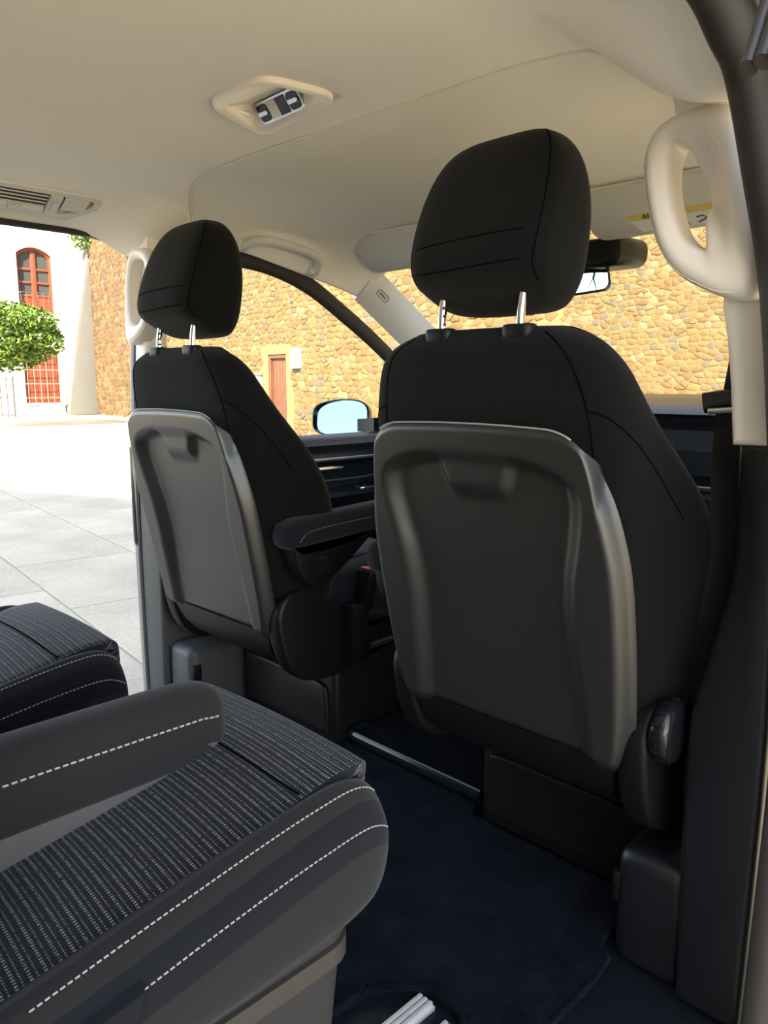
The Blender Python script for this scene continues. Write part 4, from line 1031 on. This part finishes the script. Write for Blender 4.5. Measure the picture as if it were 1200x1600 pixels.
    for y, k, z1 in ((1.16, .90, .47), (1.20, .97, .49), (1.35, 1, .50), (1.50, 1, .515), (1.60, .98, .515), (1.65, .93, .50), (1.675, .86, .47), (1.68, .80, .44)):
        hw = .262*k; zb = .34 + (.06 if y > 1.66 else 0)
        half = [(0, z1-.022), (.45*hw, z1-.020), (.66*hw, z1-.004), (.82*hw, z1), (.96*hw, z1-.018), (hw, z1-.055), (hw*.98, zb+.03), (hw*.90, zb)]
        pts = half + [(0, zb)] + [(-a, b) for a, b in reversed(half[1:])]
        rings.append([(X(a), y, b) for a, b in pts])
    bm = loft(B(), rings); link('cushion', bm, M['cloth_navy'], t, sub=2)
    bm = grid(B(), lambda u, v: (X((u*2-1)*.155), lerp(1.22, 1.655, v), lerp(.486, .497, sm(0, .5, v)) + .004 + .006*math.sin(PI*u) - .03*sm(.86, 1, v)**2), 10, 20); link('cushion_insert', bm, M['rib'], t, smooth=180, solid=.010)
    # --- inner armrest
    ax = X(-io*.305)
    rings = []
    for y, k in ((1.055, .55), (1.068, .85), (1.10, 1), (1.25, 1), (1.40, .98), (1.455, .90), (1.475, .6)):
        z = .632 + (y-1.055)*.05; o = rrect(.078*min(1, k+.1), .070*k, .026*k, 4)
        rings.append([(ax+a, y, z+b-.006*(1-k)) for a, b in o])
    am = link('armrest', loft(B(), rings), M['cloth_navy'], t, smooth=180)
    bm = B(); pa = spline([(1.075, .625, 0), (1.10, .600, 0), (1.18, .600, 0), (1.26, .610, 0), (1.36, .640, 0), (1.34, .615, 0), (1.22, .53, 0), (1.14, .50, 0), (1.09, .55, 0)], 5, True)
    prism(bm, [(p.x, p.y) for p in pa], 'x', ax-.030, ax+.030, .010, 2); link('hinge_body', bm, M['plastic'], am)
    bm = B(); stitches(bm, spline([(ax+.0385, 1.085, .62), (ax+.0385, 1.12, .642), (ax+.0385, 1.25, .650), (ax+.0385, 1.43, .657)], 8), .0009, .004, .003); link('stitching', bm, M['thread'], am, kind='stuff')
    bm = B(); cyl(bm, (ax-io*-.0, 1.16, .555), 'x', .020, .066, 24, .003); link('pivot_cap', bm, M['gloss'], am)
    # --- plinth under the seat
    bm = B(); bxl(bm, (X(-.215), 1.30, -.005), (X(.215), 1.75, .265), .018, 3); pb = link('seat_plinth', bm, M['plastic'], t, smooth=50)
    bm = B(); rp = spline([(X(-.19*1), .03, 0), (X(-.19), .15, 0), (X(-.165), .175, 0), (X(0), .178, 0), (X(.155), .172, 0), (X(.185), .14, 0), (X(.19), .03, 0)], 5)
    prism(bm, [(p.x, p.y) for p in rp], 'y', 1.288, 1.32, .008, 3); link('raised_panel', bm, M['plastic'], pb)
    bm = B(); prism(bm, [(1.30, .262), (1.285, .235), (1.29, .215), (1.32, .21), (1.75, .262)], 'x', X(-.215), X(.215), .006, 3); link('rail_cover', bm, M['shell'], pb)
    for s in (-1, 1):
        bm = B(); bxl(bm, (X(s*.17)-.025, 1.27, .262), (X(s*.17)+.025, 1.70, .30), .006); link('slide_rail', bm, M['plastic'], pb)
        bm = B(); bxl(bm, (X(s*.17)-.012, 1.262, .270), (X(s*.17)+.012, 1.275, .29), .003); link('rail_end', bm, M['silver'], pb)
    # --- buckle on the inner side
    bx = X(-io*.285)
    bm = B(); bxl(bm, (bx-.022, 1.28, .26), (bx+.022, 1.34, .42), .006); box(bm, (bx, 1.345, .45), (.05, .035, .10), .008, 2, Matrix.Rotation(R(-12), 3, 'X')); bk = link('belt_buckle', bm, M['plastic'], t)
    bm = B(); box(bm, (bx, 1.355, .502), (.036, .022, .008), .003); link('release_button', bm, M['red'], bk, label='red release button')
    return t
front_seat(.476, 1, 'black front passenger seat with plastic back shell nearest to the camera')
front_seat(-.450, -1, 'black driver seat with plastic back shell, beside the open left door')

# --- right seat belt with its height adjuster
sb = thing('seat_belt', 'black seat belt hanging from its guide beside the right pillar', 'seat belt', (.80, 1.22, .6))
def ribbon(pts, wdt, th=.0016, wd=(1, 0, 0)):
    P = spline(pts, 6); bm = B(); W = Vector(wd).normalized()
    loft(bm, [[p + W*wdt/2 + Vector((0, -th, 0)), p + W*wdt/2 + Vector((0, th, 0)), p - W*wdt/2 + Vector((0, th, 0)), p - W*wdt/2 + Vector((0, -th, 0))] for p in P]); return bm
link('webbing', ribbon([(.792, 1.205, .955), (.802, 1.175, .86), (.810, 1.165, .75), (.800, 1.175, .62), (.782, 1.20, .50), (.778, 1.21, .30)], .044, wd=(1, .25, 0)), M['belt'], sb, smooth=50)
link('upper_webbing', ribbon([(.792, 1.225, .955), (.806, 1.22, 1.05), (.83, 1.21, 1.17)], .046, wd=(1, .3, 0)), M['belt'], sb, smooth=50)
bm = tube(B(), [(.752, 1.195, .950), (.78, 1.202, .955), (.85, 1.215, .962)], .014, 12, .016); gd = link('belt_guide', bm, M['gloss'], sb)
bm = tube(B(), [(.765, 1.182, .938), (.845, 1.195, .945)], .005, 8); link('guide_bar', bm, M['silver'], gd)
bm = B(); cyl(bm, (.835, 1.19, .925), 'y', .012, .02, 20, .002); link('guide_bolt', bm, M['plastic'], gd)
bm = B(); box(bm, (.770, 1.205, .865), (.008, .005, .045), .002); link('belt_stop', bm, M['silver'], sb)

# ================================================================== REAR SEATS
def rear_seat(cx, yf, lab, arm):
    t = thing('rear_seat', lab, 'car seat', (cx, yf-.25, 0))
    X = lambda a: cx + a
    Y = lambda b: yf - b                                            # b measured back from the front edge
    tl = lambda b: -.17*max(0, b-.05)
    rings = []
    for b, k, z1, zb in ((-.014, .84, .405, .345), (-.009, .92, .432, .318), (.01, .970, .458, .298), (.04, .99, .474, .285), (.10, 1, .482, .275), (.25, 1, .480, .27), (.40, 1, .480, .27), (.52, .99, .48, .27), (.54, .95, .465, .29)):
        hw = .262*k; z1 += tl(b)
        half = [(0, z1-.022), (.5*hw, z1-.022), (.735*hw, z1-.016), (.80*hw, z1), (.875*hw, z1+.001), (.945*hw, z1-.018), (.992*hw, z1-.040), (hw, z1-.066), (hw*.97, zb+.015), (hw*.90, zb)]
        pts = half + [(0, zb)] + [(-a, c) for a, c in reversed(half[1:])]
        rings.append([(X(a), Y(b), c) for a, c in pts])
    bm = loft(B(), rings); n_ = len(rings[0]); bm.faces.ensure_lookup_table()
    for i_ in range((len(rings)-1)*n_):
        if i_ % n_ in (5, 6, 13, 14): bm.faces[i_].material_index = 1     # the dark band between the two stitched seams
    cu_ = link('cushion', bm, [M['cloth_grey'], M['cloth_navy']], t, sub=2)
    # ribbed insert lying between the bolsters and rolling over the front
    def ins(u, v):
        a = (u*2-1)*.196*(1 - .14*sm(.80, 1, v))
        s = v*.60
        if s < .50: b, z = .50 - s, .458 + .006*math.sin(PI*u) + .008*sm(.25, .46, s) + tl(.50 - s)
        else:
            th = (s-.50)/.10*R(95); b, z = -.018*math.sin(th) - .0, .466 - .075*(1-math.cos(th)) + .006*math.sin(PI*u)
        return (X(a), Y(b), z)
    bm = grid(B(), ins, 16, 60); link('cushion_insert', bm, M['rib'], t, smooth=180, solid=.016)
    bm = tube(B(), [(X(.190*k/6), Y(.105), .4745 + tl(.105) + .006*math.cos(PI*k/12)) for k in range(-6, 7)], .0015, 5); link('cross_seam', bm, M['thread_dark'], t)
    for s in (1, -1):
        for zo, wx in ((.0, .236), (-.049, .256)):
            path = spline([(X(s*wx*.97), Y(.0), .450+zo), (X(s*wx), Y(.05), .472+zo), (X(s*wx), Y(.15), .466+zo), (X(s*wx), Y(.30), .444+zo), (X(s*wx), Y(.46), .415+zo)], 12)
            bm = B(); stitches(bm, snap(cu_, path, .0004), .0010, .0048, .0026); link('stitching', bm, M['thread'], t, kind='stuff')
        bm = prism(B(), [(Y(.36), .395), (Y(.52), .37), (Y(.56), .26), (Y(.44), .27), (Y(.375), .35)], 'x', min(X(s*.240), X(s*.272)), max(X(s*.240), X(s*.272)), .008, 2); link('hinge_flap', bm, M['cloth_navy'], t)
    # plastic plinth
    rings = []
    for z, hw, f0, b0 in ((.285, .230, .030, .50), (.25, .226, .042, .50), (.10, .215, .052, .48), (.0, .21, .055, .47)):
        rings.append([(X(a), Y(b), z) for a, b in rrect(2*hw, b0-f0, .05, 5, 0, (f0+b0)/2)])
    bm = loft(B(), rings); link('seat_plinth', bm, M['seat_base'], t, smooth=50)
    bm = B(); o = rrect(.470, .46, .05, 5, 0, .27); oi = rrect(.452, .442, .045, 5, 0, .27)
    ring_prism(bm, [(X(a), Y(b)) for a, b in o], [(X(a), Y(b)) for a, b in oi], 'z', .235, .262); link('plinth_band', bm, M['plinth_edge'], t)
    # backrest
    rings = []
    for z in (.40, .50, .65, .80, .92, .98, 1.01, 1.02):
        yb = Y(.50) - (z-.40)*.22; hw = interp([(.40, .235), (.6, .25), (.9, .235), (.98, .20), (1.02, .13)], z); dc = interp([(.4, .11), (1.02, .06)], z)
        half = [(0, 0), (.6*hw, 0), (hw-.02, .01), (hw, .05), (hw, dc+.01), (hw-.03, dc+.035), (.6*hw, dc+.005)]
        pts = half + [(0, dc)] + [(-a, c) for a, c in reversed(half[1:])]
        rings.append([(X(a), yb-.10+c, z) for a, c in pts])
    bm = loft(B(), rings); link('backrest', bm, M['cloth'], t, sub=2)
    if arm:
        ax = X(-.035)
        def arm_at(y, k, kz):
            o = [(-.044, .045), (-.030, .062), (.0, .067), (.026, .062), (.040, .045), (.044, .020), (.044, -.030), (.041, -.050), (-.041, -.050), (-.044, -.030)]
            return [(ax + a*k, y, .492 + (b if b > 0 else b*1.0)*kz) for a, b in o]
        rings = [arm_at(y, k, kz) for y, k, kz in ((.02, 1, 1), (.15, 1, 1), (.35, 1, 1), (.50, 1, 1), (.545, .97, .97), (.572, .86, .88), (.588, .62, .66))]
        a_ = link('armrest', loft(B(), rings), M['cloth_grey'], t, sub=2)
        rings = []
        for y, zt2, zb2 in ((.02, .47, .33), (.30, .472, .38), (.50, .475, .425), (.555, .475, .445), (.565, .472, .455)):
            rings.append([(ax+.0415, y, zt2), (ax+.036, y, zb2), (ax-.036, y, zb2), (ax-.0415, y, zt2)])
        bm = loft(B(), rings); link('armrest_panel', bm, M['armpanel'], a_, smooth=50, label='smooth warm grey armrest side panel')
        bm = B(); stitches(bm, snap(a_, spline([(ax+.0425, .05, .519), (ax+.0425, .30, .5185), (ax+.0425, .52, .516), (ax+.041, .55, .513), (ax+.034, .575, .508)], 10), .0006), .0014, .0065, .0035); link('stitching', bm, M['thread'], a_, kind='stuff')
    return t
rear_seat(.345, .668, 'large near rear seat with ribbed cushion, fabric armrest and white stitching', True)
rear_seat(-.365, .655, 'left rear seat with navy ribbed cushion beside the open left door', False)

# ================================================================== MAT AND RAILS
def poly_sheet(bm, outer, hole, z0, z1):
    vo = [bm.verts.new((x, y, z1)) for x, y in outer]; vh = [bm.verts.new((x, y, z1)) for x, y in hole]
    ed = [bm.edges.new((l[i], l[(i+1) % len(l)])) for l in (vo, vh) for i in range(len(l))]
    r = bmesh.ops.triangle_fill(bm, edges=ed, use_beauty=True, use_dissolve=False)
    fs = [f for f in r['geom'] if isinstance(f, bmesh.types.BMFace)]
    e = bmesh.ops.extrude_face_region(bm, geom=fs)
    bmesh.ops.translate(bm, verts=[g for g in e['geom'] if isinstance(g, bmesh.types.BMVert)], vec=(0, 0, z0-z1))
    return fix(bm)
OUT = [(-.66, .80), (-.66, 1.285), (-.28, 1.285), (-.27, 1.33), (.22, 1.33), (.24, 1.285), (.60, 1.285), (.662, 1.27), (.668, 1.20), (.655, 1.17), (.660, 1.135), (.688, 1.11), (.695, 1.06), (.695, -.6), (-.66, -.6)]
HOL = [(.44, -.1), (.44, .70), (.447, .755), (.466, .79), (.497, .822), (.535, .838), (.575, .838), (.605, .815), (.625, .76), (.628, .70), (.628, -.1)]
bm = poly_sheet(B(), OUT, HOL, -.010, .004)
mat_ = tag(link('floor_mat', bm, M['carpet'], smooth=30), 'dark navy pile carpet mat covering the passenger floor', 'floor mat')
bm = tube(B(), [(x, y, .002) for x, y in OUT] + [(*OUT[0], .002)], .005, 6); link('bound_edge', bm, M['carpet'], mat_)
bm = tube(B(), [(p.x, p.y, .003) for p in spline([(a, b, 0) for a, b in HOL], 3, True)] + [(HOL[0][0], HOL[0][1], .003)], .005, 6); link('cutout_edge', bm, M['carpet'], mat_)
for x, lab in ((.524, 'ridged silver floor rail in the mat cut-out, left one'), (.588, 'ridged silver floor rail in the mat cut-out, right one')):
    r = thing('floor_rail', lab, 'rail', (x, .3, -.012), group='seat rails in the floor')
    bm = B(); bxl(bm, (x-.017, -.3, -.012), (x+.017, .825 - (.0 if x < .55 else .012), -.004), .001); link('rail_base', bm, M['rail'], r)
    for k in range(3):
        bm = B(); bxl(bm, (x-.0145+k*.0105, -.3, -.005), (x-.0145+k*.0105+.0075, .823 - (.0 if x < .55 else .012), .003), .001); link('rail_ridge', bm, M['rail'], r)
